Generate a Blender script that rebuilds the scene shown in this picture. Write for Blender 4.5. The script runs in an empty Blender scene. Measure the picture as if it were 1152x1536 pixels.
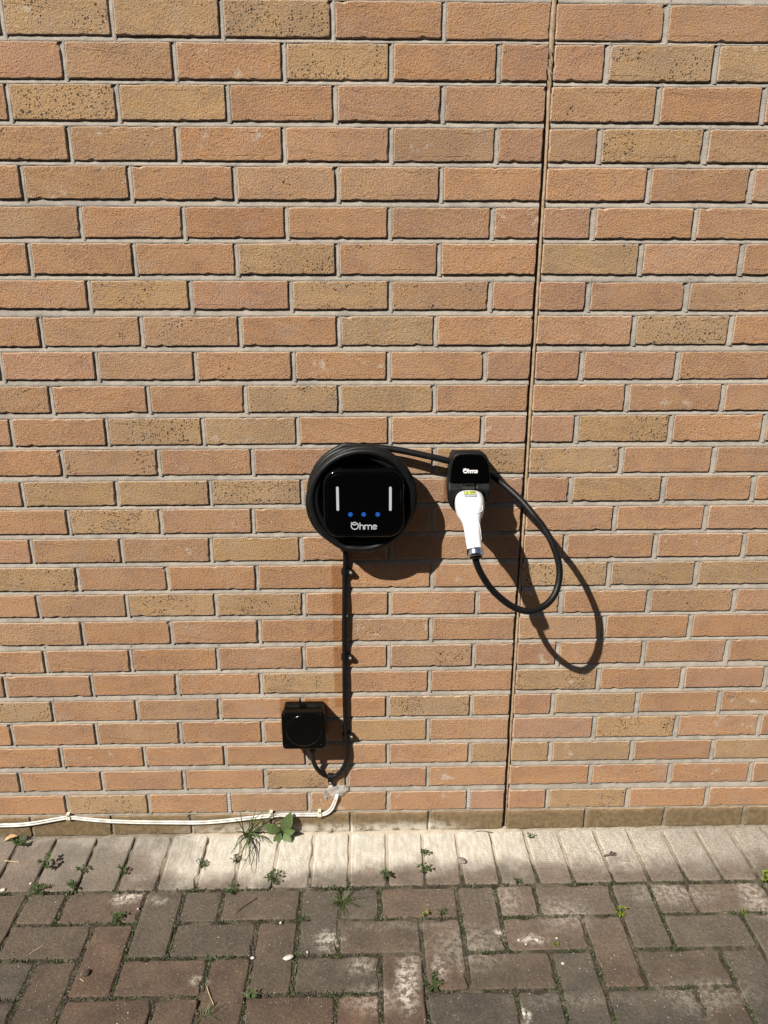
import bpy, bmesh, math, random
import numpy as np
from mathutils import Vector, Matrix
from mathutils.bvhtree import BVHTree
import mathutils.noise as mnoise

sc = bpy.context.scene
COL = sc.collection
RND = random.Random(7)

# ------------------------------------------------------------------ camera, sky, sun, exposure
CAM = Vector((-0.3860, -1.8025, 1.5754))
EUL = (1.24552, 0.00067, -0.02151)
FPX = 1154.0                                   # focal length in pixels of the 1152 x 1536 photograph
cam = bpy.data.cameras.new('camera')
cam.sensor_fit = 'VERTICAL'
cam.sensor_height = 36.0
cam.lens = 36.0 * FPX / 1536.0
cam.clip_start = 0.02
cam.clip_end = 2000
camo = bpy.data.objects.new('camera', cam)
COL.objects.link(camo)
camo.location = CAM
camo.rotation_euler = EUL
sc.camera = camo

SUN_A, SUN_B = 1.0, 1.35                       # light travels (+A, +1, -B)
ELEV = math.atan(SUN_B / math.hypot(SUN_A, 1.0))
world = bpy.data.worlds.new('World')
sc.world = world
world.use_nodes = True
wn = world.node_tree
wn.nodes.clear()
sky = wn.nodes.new('ShaderNodeTexSky')
sky.sky_type = 'NISHITA'
sky.sun_disc = False
sky.sun_elevation = ELEV
sky.sun_rotation = math.radians(225)
bg = wn.nodes.new('ShaderNodeBackground')
bg.inputs['Strength'].default_value = 0.05
wo = wn.nodes.new('ShaderNodeOutputWorld')
wn.links.new(sky.outputs[0], bg.inputs[0])
wn.links.new(bg.outputs[0], wo.inputs[0])

sl = bpy.data.lights.new('sun', 'SUN')
sl.energy = 5.0
sl.angle = math.radians(0.53)
sl.color = (1.0, 0.955, 0.88)
so = bpy.data.objects.new('sun', sl)
COL.objects.link(so)
so.rotation_euler = Vector((SUN_A, 1.0, -SUN_B)).to_track_quat('-Z', 'Y').to_euler()
so.location = (-4, -4, 6)

vs = sc.view_settings
vs.view_transform = 'Standard'
vs.look = 'None'
vs.exposure = 0.71
vs.gamma = 1.0
vs.use_curve_mapping = False
sc.render.engine = 'CYCLES'
sc.cycles.max_bounces = 8

# ------------------------------------------------------------------ measuring helpers
RM = Matrix.LocRotScale(None, __import__('mathutils').Euler(EUL), None).to_3x3()

def ray(px, py):
    return RM @ Vector(((px - 576) / FPX, -(py - 768) / FPX, -1.0))

def at(px, py, d=0.0):
    """point measured in the photograph that stands d metres in front of the wall face"""
    v = ray(px, py)
    return CAM + v * ((-d - CAM.y) / v.y)

def gr(px, py, h=0.0):
    """point measured in the photograph that lies h metres above the paving"""
    v = ray(px, py)
    return CAM + v * ((h - CAM.z) / v.z)

# ------------------------------------------------------------------ object helpers
def empty(name, loc=(0, 0, 0), label=None, cat=None, group=None, kind=None):
    o = bpy.data.objects.new(name, None)
    o.empty_display_size = 0.05
    o.location = loc
    COL.objects.link(o)
    tag(o, label, cat, group, kind)
    return o

def tag(o, label=None, cat=None, group=None, kind=None):
    if label: o['label'] = label
    if cat: o['category'] = cat
    if group: o['group'] = group
    if kind: o['kind'] = kind
    return o

def mk(name, verts, faces, mat, parent=None, smooth=False, world=True):
    """one mesh object; vertices are given in world space and stored relative to the parent"""
    off = Vector((0, 0, 0))
    p = parent
    while p is not None:
        off += Vector(p.location)
        p = p.parent
    me = bpy.data.meshes.new(name)
    vv = [(v[0] - off[0], v[1] - off[1], v[2] - off[2]) for v in verts] if world else verts
    me.from_pydata(vv, [], faces)
    me.update()
    if mat: me.materials.append(mat)
    if smooth:
        me.polygons.foreach_set('use_smooth', [True] * len(me.polygons))
    o = bpy.data.objects.new(name, me)
    COL.objects.link(o)
    if parent: o.parent = parent
    return o

class MB:
    def __init__(s): s.v = []; s.f = []
    def add(s, v, f):
        n = len(s.v); s.v += [tuple(a) for a in v]; s.f += [tuple(i + n for i in q) for q in f]
        return s
    def build(s, name, mat, parent=None, smooth=False):
        return mk(name, s.v, s.f, mat, parent, smooth)

def box(x0, x1, y0, y1, z0, z1):
    v = [(x0, y0, z0), (x1, y0, z0), (x1, y1, z0), (x0, y1, z0), (x0, y0, z1), (x1, y0, z1), (x1, y1, z1), (x0, y1, z1)]
    f = [(0, 3, 2, 1), (4, 5, 6, 7), (0, 1, 5, 4), (1, 2, 6, 5), (2, 3, 7, 6), (3, 0, 4, 7)]
    return v, f

def loft(rings, cap0=True, cap1=True, closed=True):
    n = len(rings[0])
    v = [tuple(p) for r in rings for p in r]
    f = []
    for i in range(len(rings) - 1):
        for j in range(n if closed else n - 1):
            k = (j + 1) % n
            f.append((i * n + j, i * n + k, (i + 1) * n + k, (i + 1) * n + j))
    if cap0: f.append(tuple(reversed(range(n))))
    if cap1: f.append(tuple(range((len(rings) - 1) * n, len(rings) * n)))
    return v, f

def catmull(pts, per=8, closed=False):
    pts = [Vector(p) for p in pts]
    n = len(pts)
    out = []
    for i in range(n if closed else n - 1):
        if closed:
            a, b, c, d = pts[(i - 1) % n], pts[i], pts[(i + 1) % n], pts[(i + 2) % n]
        else:
            a, b, c, d = pts[max(i - 1, 0)], pts[i], pts[i + 1], pts[min(i + 2, n - 1)]
        for k in range(per):
            t = k / per
            out.append(0.5 * ((2 * b) + (c - a) * t + (2 * a - 5 * b + 4 * c - d) * t * t + (3 * b - a - 3 * c + d) * t ** 3))
    if not closed: out.append(pts[-1])
    return out

def frames(path):
    T = []
    for i in range(len(path)):
        t = path[min(i + 1, len(path) - 1)] - path[max(i - 1, 0)]
        T.append(t.normalized())
    up = Vector((0, 0, 1)) if abs(T[0].z) < 0.9 else Vector((1, 0, 0))
    n = (up - T[0] * up.dot(T[0])).normalized()
    fr = []
    for t in T:
        n = (n - t * n.dot(t)).normalized()
        fr.append((t, n, t.cross(n)))
    return fr

def tube(path, r, seg=12, caps=True):
    path = [Vector(p) for p in path]
    fr = frames(path)
    rr = r if isinstance(r, (list, tuple)) else [r] * len(path)
    rings = []
    for p, (t, n, b), q in zip(path, fr, rr):
        rings.append([p + (n * math.cos(a) + b * math.sin(a)) * q for a in [2 * math.pi * k / seg for k in range(seg)]])
    return loft(rings, caps, caps)

def rrect(w, h, r, n=8):
    """rounded rectangle outline in x, z, anticlockwise seen from the front (-y)"""
    out = []
    for cx, cz, a0 in ((w / 2 - r, h / 2 - r, 0), (-w / 2 + r, h / 2 - r, 90), (-w / 2 + r, -h / 2 + r, 180), (w / 2 - r, -h / 2 + r, 270)):
        for k in range(n + 1):
            a = math.radians(a0 + 90 * k / n)
            out.append((cx + r * math.cos(a), cz + r * math.sin(a)))
    return out

def disc(c, r, y0, y1, n=20, bev=0.0):
    """short cylinder along y with its front at y1 (more negative)"""
    rs = [(r, y0), (r, y1 + bev), (r - bev, y1)] if bev else [(r, y0), (r, y1)]
    rings = [[(c[0] + q * math.cos(2 * math.pi * k / n), y, c[2] + q * math.sin(2 * math.pi * k / n)) for k in range(n)] for q, y in rs]
    return loft(rings)

def ribbon(pts, w, y0, y1, closed=False):
    """flat stroke of width w along points in x, z; front face at y1"""
    pts = [Vector((p[0], 0, p[1])) for p in pts]
    n = len(pts)
    L, R = [], []
    for i, p in enumerate(pts):
        a = pts[(i - 1) % n] if (closed or i > 0) else p
        b = pts[(i + 1) % n] if (closed or i < n - 1) else p
        t = (b - a).normalized()
        m = Vector((-t.z, 0, t.x)) * (w / 2)
        e = Vector((0, 0, 0))
        if not closed and i == 0: e = -t * w * 0.3
        if not closed and i == n - 1: e = t * w * 0.3
        L.append(p + m + e); R.append(p - m + e)
    v, f = [], []
    for q in (y0, y1):
        for p in L: v.append((p.x, q, p.z))
        for p in R: v.append((p.x, q, p.z))
    m = n if closed else n - 1
    for i in range(m):
        j = (i + 1) % n
        f.append((2 * n + i, 2 * n + j, 3 * n + j, 3 * n + i))
        f.append((i, 2 * n + i, 2 * n + j, j))
        f.append((n + i, n + j, 3 * n + j, 3 * n + i))
    return v, f

def sstep(a, b, x):
    t = min(1, max(0, (x - a) / (b - a)))
    return t * t * (3 - 2 * t)

# ------------------------------------------------------------------ material helpers
class G:
    """small wrapper to write node graphs"""
    def __init__(s, name):
        s.m = bpy.data.materials.new(name); s.m.use_nodes = True
        s.t = s.m.node_tree; s.t.nodes.clear()
        s.out = s.n('ShaderNodeOutputMaterial')
        s.b = s.n('ShaderNodeBsdfPrincipled')
        s.l(s.b.outputs[0], s.out.inputs[0])
    def n(s, t): return s.t.nodes.new(t)
    def l(s, a, b): s.t.links.new(a, b)
    def put(s, sock, val):
        if hasattr(val, 'is_output'): s.l(val, sock)
        elif isinstance(val, (tuple, list)) and len(val) == 3 and sock.type == 'RGBA': sock.default_value = (*val, 1)
        else: sock.default_value = val
    def math(s, op, a, b=0.0, c=None, clamp=False):
        q = s.n('ShaderNodeMath'); q.operation = op; q.use_clamp = clamp
        s.put(q.inputs[0], a); s.put(q.inputs[1], b)
        if c is not None: s.put(q.inputs[2], c)
        return q.outputs[0]
    def mul(s, a, b): return s.math('MULTIPLY', a, b)
    def add(s, a, b): return s.math('ADD', a, b)
    def vmath(s, op, a, b):
        q = s.n('ShaderNodeVectorMath'); q.operation = op
        s.put(q.inputs[0], a)
        if op == 'SCALE': s.put(q.inputs[3], b)
        else: s.put(q.inputs[1], b)
        return q.outputs[0]
    def mix(s, f, a, b, mode='MIX'):
        q = s.n('ShaderNodeMix'); q.data_type = 'RGBA'; q.blend_type = mode
        s.put(q.inputs[0], f); s.put(q.inputs[6], a); s.put(q.inputs[7], b)
        return q.outputs[2]
    def map(s, v, a, b, c=0.0, d=1.0, smooth=True):
        q = s.n('ShaderNodeMapRange'); q.interpolation_type = 'SMOOTHSTEP' if smooth else 'LINEAR'; q.clamp = True
        s.put(q.inputs[0], v); s.put(q.inputs[1], a); s.put(q.inputs[2], b); s.put(q.inputs[3], c); s.put(q.inputs[4], d)
        return q.outputs[0]
    def noise(s, v, scale, detail=3, rough=0.55):
        q = s.n('ShaderNodeTexNoise'); s.put(q.inputs['Vector'], v)
        q.inputs['Scale'].default_value = scale; q.inputs['Detail'].default_value = detail; q.inputs['Roughness'].default_value = rough
        return q.outputs[0]
    def voro(s, v, scale, rand=1.0):
        q = s.n('ShaderNodeTexVoronoi'); s.put(q.inputs['Vector'], v)
        q.inputs['Scale'].default_value = scale; q.inputs['Randomness'].default_value = rand
        return q.outputs['Distance'], q.outputs['Color']
    def xyz(s, v):
        q = s.n('ShaderNodeSeparateXYZ'); s.put(q.inputs[0], v); return q.outputs
    def bump(s, h, dist, strength=1.0, prev=None):
        q = s.n('ShaderNodeBump'); s.put(q.inputs['Height'], h); q.inputs['Distance'].default_value = dist
        q.inputs['Strength'].default_value = strength
        if prev is not None: s.l(prev, q.inputs['Normal'])
        return q.outputs[0]
    def pos(s): return s.n('ShaderNodeNewGeometry').outputs['Position']
    def objc(s): return s.n('ShaderNodeTexCoord').outputs['Object']
    def rgb2f(s, c):
        q = s.n('ShaderNodeSeparateColor'); s.l(c, q.inputs[0]); return q.outputs[0]
    def fin(s, col, rough=0.8, normal=None, **kw):
        s.put(s.b.inputs['Base Color'], col); s.put(s.b.inputs['Roughness'], rough)
        if normal is not None: s.l(normal, s.b.inputs['Normal'])
        for k, v in kw.items(): s.put(s.b.inputs[k.replace('_', ' ')], v)
        return s.m

def plain(name, col, rough=0.5, grain=0.0, gscale=300, metallic=0.0, bump=0.0, **kw):
    g = G(name)
    c = col
    nrm = None
    if grain or bump:
        nz = g.noise(g.objc(), gscale, 3)
        if grain: c = g.mix(g.map(nz, .3, .7, 0, 1), tuple(x * (1 - grain) for x in col), tuple(min(1, x * (1 + grain)) for x in col))
        if bump: nrm = g.bump(nz, bump)
    return g.fin(c, rough, nrm, Metallic=metallic, **kw)

def zone(g, P, x0, x1, y0, y1, soft, ax=('x', 'z')):
    """soft edged rectangle mask on world position"""
    a = P[{'x': 0, 'y': 1, 'z': 2}[ax[0]]]; b = P[{'x': 0, 'y': 1, 'z': 2}[ax[1]]]
    m = g.mul(g.map(a, x0 - soft, x0 + soft), g.map(a, x1 - soft, x1 + soft, 1, 0))
    return g.mul(m, g.mul(g.map(b, y0 - soft, y0 + soft), g.map(b, y1 - soft, y1 + soft, 1, 0)))

def blob(g, X, Y, cx, cy, rx, ry):
    dx = g.mul(g.add(X, -cx), 1.0 / rx); dy = g.mul(g.add(Y, -cy), 1.0 / ry)
    d = g.math('SQRT', g.add(g.mul(dx, dx), g.mul(dy, dy)))
    return g.map(d, 0.1, 1.0, 1.0, 0.0)

# ------------------------------------------------------------------ masonry materials
MORTAR_C = (0.295, 0.264, 0.224)

def foot_dirt(g, P, col):
    """green brown algae on the lowest course, pale cement splash at its very foot"""
    n = g.noise(g.pos(), 22, 4)
    z = g.add(P[2], g.mul(g.add(n, -0.5), 0.035))
    m = g.map(z, 0.082, 0.046, 0, 0.80)
    dirt = g.mix(g.map(g.noise(g.pos(), 70, 3), .35, .65), (0.100, 0.076, 0.040), (0.172, 0.130, 0.072))
    col = g.mix(m, col, dirt)
    sp = g.map(g.add(P[2], g.mul(g.add(n, -0.5), 0.03)), 0.040, 0.010, 0, 1)
    sp = g.mul(sp, g.mul(g.map(P[0], -1.0, -0.72), g.map(P[0], -0.25, -0.05, 1, 0)))
    sp = g.mul(sp, g.map(g.noise(g.pos(), 40, 3), .3, .55))
    return g.mix(sp, col, (0.50, 0.46, 0.38))

def brick_mat(name, stuff=False):
    g = G(name)
    P = g.xyz(g.pos())
    if stuff:
        at_ = g.n('ShaderNodeAttribute'); at_.attribute_name = 'tint'
        tint, spot = at_.outputs['Color'], at_.outputs['Alpha']
        v = g.pos(); rnd = 0.4
    else:
        oi = g.n('ShaderNodeObjectInfo')
        tint, spot = oi.outputs['Color'], oi.outputs['Alpha']
        rnd = oi.outputs['Random']
        sh = g.n('ShaderNodeCombineXYZ'); g.l(g.mul(rnd, 57.0), sh.inputs[0]); g.l(g.mul(rnd, 91.0), sh.inputs[1]); g.l(g.mul(rnd, 23.0), sh.inputs[2])
        v = g.vmath('ADD', g.objc(), sh.outputs[0])
    big = g.noise(v, 9, 3)
    med = g.noise(v, 38, 3)
    grain = g.noise(v, 370, 4, 0.70)
    coarse = g.noise(v, 210, 3, 0.65)
    col = g.mix(g.map(big, .33, .67), g.mix(1.0, tint, (0.90, 0.87, 0.86), 'MULTIPLY'), g.mix(1.0, tint, (1.08, 1.06, 1.00), 'MULTIPLY'))
    col = g.mix(g.map(med, .38, .68, 0, 0.55), col, g.mix(1.0, tint, (1.13, 1.02, 0.78), 'MULTIPLY'))
    # greyish bloom patches
    bl = g.map(g.noise(v, 14, 4), .54, .76, 0, 0.30)
    col = g.mix(bl, col, (0.36, 0.29, 0.235))
    # sand grains: light and dark
    col = g.mix(g.map(grain, .31, .47, 0.62, 0), col, (0.115, 0.062, 0.034))
    col = g.mix(g.map(grain, .56, .70, 0, 0.55), col, (0.56, 0.43, 0.30))
    d, dc = g.voro(v, 260)
    col = g.mix(g.mul(g.map(d, .12, .2, 1, 0), g.map(g.rgb2f(dc), .90, .93)), col, (0.62, 0.52, 0.38))
    # manganese spots
    d1, c1 = g.voro(v, 185)
    d2, c2 = g.voro(v, 85)
    cl = g.noise(v, 13, 2)
    gate = g.map(g.add(cl, g.mul(g.add(spot, -0.5), 0.40)), .555, .66)
    s1 = g.mul(g.map(d1, .24, .38, 1, 0), g.map(g.add(g.rgb2f(c1), g.mul(gate, 0.62)), 1.02, 1.10))
    s2 = g.mul(g.map(d2, .18, .27, 1, 0), g.map(g.add(g.rgb2f(c2), g.mul(gate, 0.36)), 1.03, 1.08))
    sp = g.mul(g.math('MAXIMUM', s1, s2), g.map(spot, .02, .2))
    col = g.mix(g.mul(sp, 0.86), col, (0.035, 0.030, 0.026))
    # mortar smear on the arrises
    ea = g.n('ShaderNodeAttribute'); ea.attribute_name = 'edge'
    em = g.mul(g.map(g.add(ea.outputs['Fac'], g.mul(g.add(g.noise(v, 60, 4), -.5), 1.6)), .55, 1.0), 0.55)
    col = g.mix(em, col, (0.50, 0.385, 0.285))
    # darker, warmer brick behind and beside the cable, junction box and holster
    gh = zone(g, P, DARK_RUN[0], DARK_RUN[1], DARK_RUN[2], DARK_RUN[3], 0.0025)
    gb = zone(g, P, DARK_BOX[0], DARK_BOX[1], DARK_BOX[2], DARK_BOX[3], 0.004)
    gc = zone(g, P, DARK_HOL[0], DARK_HOL[1], DARK_HOL[2], DARK_HOL[3], 0.003)
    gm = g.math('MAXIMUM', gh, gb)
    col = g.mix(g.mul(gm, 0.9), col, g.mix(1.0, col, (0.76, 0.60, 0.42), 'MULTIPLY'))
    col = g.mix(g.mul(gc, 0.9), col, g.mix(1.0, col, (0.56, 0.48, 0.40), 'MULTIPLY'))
    # pale smear left by cement on a few bricks
    if not stuff:
        wm = g.mul(g.map(g.noise(v, 26, 4, .6), .60, .70), g.map(rnd, .78, .80))
        col = g.mix(g.mul(wm, 0.55), col, (0.55, 0.47, 0.38))
    col = foot_dirt(g, P, col)
    h = g.add(g.add(g.mul(grain, 0.95), g.mul(coarse, 0.55)), g.mul(sp, -0.35))
    pit = g.mul(g.map(g.voro(v, 150)[0], .10, .24, 1, 0), g.map(g.noise(v, 30, 2), .48, .58))
    col = g.mix(g.mul(pit, .55), col, (.10, .055, .032))
    h = g.add(h, g.mul(pit, -0.5))
    nrm = g.bump(h, 0.0034, 1.0)
    return g.fin(col, 0.93, nrm, Specular_IOR_Level=0.18)

def mortar_mat():
    g = G('mortar')
    P = g.xyz(g.pos()); v = g.pos()
    n1 = g.noise(v, 30, 4); n2 = g.noise(v, 420, 3, .6); n3 = g.noise(v, 5, 2)
    col = g.mix(g.map(n1, .35, .68), tuple(c * 0.80 for c in MORTAR_C), tuple(min(1, c * 1.10) for c in MORTAR_C))
    col = g.mix(g.map(n3, .4, .65, 0, .35), col, (0.40, 0.34, 0.27))
    col = g.mix(g.map(n2, .32, .48, .40, 0), col, (0.20, 0.17, 0.14))
    gh = zone(g, P, DARK_RUN[0], DARK_RUN[1], DARK_RUN[2], DARK_RUN[3], 0.0025)
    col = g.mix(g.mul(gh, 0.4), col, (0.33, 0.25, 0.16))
    col = foot_dirt(g, P, col)
    nrm = g.bump(g.add(g.mul(n2, .8), n1), 0.0024)
    return g.fin(col, 0.95, nrm, Specular_IOR_Level=0.15)

# soft edged cement and lime residue on the paving; a stain with its own outline
RES = [  # px, py in the photograph, radii in metres, amount
    (612, 1475, .042, .10, .95), (660, 1450, .03, .05, .5), (700, 1420, .14, .10, .22), (560, 1500, .10, .05, .30), (1060, 1490, .16, .06, .22), (800, 1408, .050, .022, .95), (750, 1397, .022, .020, .7), (495, 1408, .05, .05, .55),
    (790, 1520, .02, .03, .8), (540, 1450, .05, .04, .35), (985, 1272, .06, .04, 1.0), (940, 1296, .05, .03, .6),
    (1130, 1345, .06, .09, .45), (1010, 1340, .16, .05, .35), (300, 1470, .035, .02, .5), (845, 1370, .10, .08, .30), (760, 1350, .06, .08, .28), (640, 1390, .35, .02, .12), (195, 1343, .055, .032, .75), (235, 1352, .05, .02, .35), (860, 1500, .2, .03, .12)]

def residue(g, P, v):
    X, Y = P[0], P[1]
    n = g.noise(v, 11, 4, .6)
    nf = g.noise(v, 120, 4, .7)
    nj = g.mul(g.add(n, -0.5), 0.15)
    Yd = g.add(Y, nj)
    # the long splash band in front of the wall
    band = g.map(g.add(Yd, g.map(X, -.55, -.40, 0, -.028)), -0.207, -0.118)
    band = g.mul(band, g.map(g.add(X, g.mul(nj, 2.0)), -1.06, -0.80, 0.10, 1.0))
    band = g.mul(band, g.map(g.add(X, nj), 0.30, 0.52, 1.0, 0.62))
    toe = g.mul(g.map(Yd, -0.07, -0.01), 0.40)
    band = g.math('MAXIMUM', band, g.mul(toe, g.map(X, -1.5, -1.0, .6, 1)))
    # gets grainy to the right of the movement joint
    right = g.map(X, -0.04, 0.10)
    grainy = g.mix(right, g.map(nf, .20, .42, .82, 1), g.map(g.noise(v, 240, 4, .75), .36, .60, .34, 1))
    m = g.mul(band, g.rgb2f(grainy))
    for px, py, rx, ry, a in RES:
        c = gr(px, py)
        b = blob(g, g.add(X, g.mul(nj, .35)), g.add(Y, g.mul(nj, .35)), c.x, c.y, rx, ry)
        thr = g.map(g.noise(v, 75, 5, .7), .42, .58, .08, 1)
        m = g.math('MAXIMUM', m, g.mul(g.mul(b, thr), min(1.0, a * 1.25)))
    return m

def paver_mat(name, stuff=False):
    g = G(name)
    v = g.pos(); P = g.xyz(v)
    if stuff:
        a = g.n('ShaderNodeAttribute'); a.attribute_name = 'tint'; tint = a.outputs['Color']
    else:
        tint = g.n('ShaderNodeObjectInfo').outputs['Color']
    n1 = g.noise(v, 16, 4); n2 = g.noise(v, 300, 4, .65); n3 = g.noise(v, 60, 4, .6); n4 = g.noise(v, 4, 2)
    col = g.mix(g.map(n1, .33, .67), g.mix(1.0, tint, (.76, .76, .78), 'MULTIPLY'), g.mix(1.0, tint, (1.26, 1.20, 1.12), 'MULTIPLY'))
    n5 = g.noise(v, 130, 4, .7)
    col = g.mix(g.map(n5, .35, .5, .45, 0), col, g.mix(1.0, tint, (.55, .55, .55), 'MULTIPLY'))
    col = g.mix(g.map(n5, .55, .72, 0, .5), col, (.15, .128, .10))
    col = g.mix(g.map(n3, .5, .72, 0, .35), col, (.095, .080, .064))
    col = g.mix(g.map(n4, .5, .7, 0, .25), col, (.060, .054, .044))
    col = g.mix(g.map(n2, .30, .46, .55, 0), col, (.022, .017, .013))
    col = g.mix(g.map(n2, .56, .72, 0, .42), col, (.17, .145, .115))
    d, c = g.voro(v, 180)
    col = g.mix(g.mul(g.map(d, .10, .2, 1, 0), g.map(g.rgb2f(c), .93, .95)), col, (.50, .46, .40))
    d, c = g.voro(v, 62)
    col = g.mix(g.mul(g.map(d, .05, .11, 1, 0), g.map(g.rgb2f(c), .90, .92)), col, (.62, .60, .55))
    dust = g.mul(g.map(g.add(P[1], g.mul(g.add(n1, -.5), .18)), -.60, -.19, .22, 1), g.map(P[0], -.45, .1, .30, .58))
    col = g.mix(dust, col, g.mix(g.map(n5, .35, .65), (.125, .100, .077), (.20, .166, .130)))
    m = residue(g, P, v)
    st = g.noise(g.vmath('MULTIPLY', v, (30.0, 8.0, 1.0)), 3.0, 4, .6)
    rc = g.mix(g.map(st, .3, .7), (.42, .380, .315), (.585, .54, .46))
    rc = g.mix(g.map(n2, .30, .45, .35, 0), rc, (.22, .195, .155))
    col = g.mix(m, col, rc)
    h = g.add(g.add(g.add(g.mul(n2, 1.0), g.mul(n3, .35)), g.mul(n1, .3)), g.mul(n5, .55))
    return g.fin(col, .9, g.bump(h, .0026), Specular_IOR_Level=.2)

def joint_mat():
    g = G('joint_sand')
    v = g.pos(); P = g.xyz(v)
    n1 = g.noise(v, 40, 4); n2 = g.noise(v, 350, 4, .65)
    col = g.mix(g.map(n1, .40, .62), (.045, .040, .026), (.120, .100, .070))
    col = g.mix(g.map(n2, .35, .5, .6, 0), col, (.03, .025, .018))
    m = residue(g, P, v)
    col = g.mix(g.mul(m, .95), col, (.46, .39, .30))
    return g.fin(col, .95, g.bump(g.add(n1, n2), .003), Specular_IOR_Level=.15)

def leaf_mat(name, a, b, trans=0.25):
    g = G(name)
    v = g.pos()
    r = g.n('ShaderNodeNewGeometry').outputs['Random Per Island']
    col = g.mix(r, a, b)
    col = g.mix(g.map(g.noise(v, 160, 3), .4, .65, 0, .5), col, tuple(x * .6 for x in a))
    g.fin(col, .55, g.bump(g.noise(v, 260, 2), .0008), Specular_IOR_Level=.35)
    tr = g.n('ShaderNodeBsdfTranslucent'); g.l(col, tr.inputs[0])
    mx = g.n('ShaderNodeMixShader'); mx.inputs[0].default_value = trans
    g.l(g.b.outputs[0], mx.inputs[1]); g.l(tr.outputs[0], mx.inputs[2]); g.l(mx.outputs[0], g.out.inputs[0])
    return g.m

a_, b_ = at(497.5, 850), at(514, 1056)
DARK_RUN = (a_.x, a_.x + 0.034, b_.z - .01, at(500, 838).z)
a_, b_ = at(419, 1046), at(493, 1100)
DARK_BOX = (a_.x, b_.x, b_.z, a_.z)
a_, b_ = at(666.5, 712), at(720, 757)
DARK_HOL = (a_.x, b_.x, b_.z, a_.z)

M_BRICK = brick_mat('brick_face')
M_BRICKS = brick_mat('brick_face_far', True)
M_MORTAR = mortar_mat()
M_PAVER = paver_mat('paver_face')
M_PAVERS = paver_mat('paver_face_far', True)
M_JOINT = joint_mat()
M_SEAL = plain('mastic', (.290, .205, .125), .75, .22, 90, bump=.0012)
M_BLACKGLOSS = plain('gloss_black', (.0012, .0012, .0014), .08, Specular_IOR_Level=.20)
M_BLACK = plain('satin_black', (.0025, .0025, .0028), .5, .1, 200, Specular_IOR_Level=.08)
M_MATTE = plain('matt_black', (.0060, .0062, .0065), .52, .15, 500, bump=.0003, Specular_IOR_Level=.2)
M_RUBBER = plain('cable_rubber', (.0048, .0050, .0054), .48, .25, 90, bump=.0005, Specular_IOR_Level=.25)
M_BOX = plain('box_black', (.0020, .0019, .0018), .16, .2, 300, Specular_IOR_Level=.22)
M_WHITE = plain('white_plastic', (.70, .70, .69), .32, .02, 200)
M_CABLEW = plain('white_cable', (.54, .52, .47), .5, .25, 45)
M_CREAM = plain('cream_clip', (.66, .60, .47), .5, .1, 200)
M_CHROME = plain('chrome', (.72, .74, .78), .12, metallic=1.0)
M_STEEL = plain('steel_screw', (.40, .35, .29), .5, metallic=.6)
M_LIGHTBAR = plain('light_bar', (.40, .42, .43), .5)
M_LOGO = plain('logo_white', (.46, .47, .48), .5)
M_LOGOW = plain('logo_bright', (.80, .80, .80), .5)
g_ = G('blue_lamp'); M_BLUE = g_.fin((.006, .060, .26), .45, Emission_Color=(.004, .07, .36), Emission_Strength=.16)
g_ = G('silicone')
g_.fin((.52, .48, .44), .25, g_.bump(g_.noise(g_.objc(), 120, 3), .002))
t_ = g_.n('ShaderNodeBsdfTransparent'); x_ = g_.n('ShaderNodeMixShader')
g_.put(x_.inputs[0], g_.map(g_.noise(g_.objc(), 60, 3), .35, .65, .35, .75))
g_.l(t_.outputs[0], x_.inputs[1]); g_.l(g_.b.outputs[0], x_.inputs[2]); g_.l(x_.outputs[0], g_.out.inputs[0])
M_SILI = g_.m
M_VENT = plain('weep_grey', (.36, .35, .33), .6, .15, 200)
M_MOSS = leaf_mat('moss', (.024, .032, .010), (.058, .066, .022), .1)
M_SOIL = plain('soil', (.050, .042, .026), .95, .4, 200, bump=.002)
M_LEAF = leaf_mat('weed_leaf', (.040, .074, .018), (.072, .108, .032))
M_LEAFD = leaf_mat('broad_leaf', (.070, .115, .034), (.125, .170, .062), .2)
M_GRASS = leaf_mat('grass_blade', (.050, .080, .022), (.125, .140, .050))
M_LIME = leaf_mat('sprout', (.15, .21, .02), (.22, .26, .03))
M_STRAW = plain('straw', (.42, .33, .19), .7, .2, 100)
M_TWIG = plain('twig', (.075, .055, .040), .8, .3, 100)
M_CRUMB = plain('mortar_crumb', (.47, .44, .39), .9, .15, 200, bump=.001)
M_PEBBLE = plain('pebble', (.19, .17, .14), .8, .3, 90, bump=.001)
M_DARK = plain('dark_lump', (.035, .028, .022), .85, .4, 120, bump=.002)
M_DRYLEAF = plain('dry_leaf', (.36, .22, .10), .7, .3, 80)
M_YEL = plain('sticker_yellow', (.50, .56, .06), .5)
M_GREY = plain('sticker_grey', (.26, .29, .31), .5)
M_PRINT = plain('sticker_print', (.03, .03, .03), .6)

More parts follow.
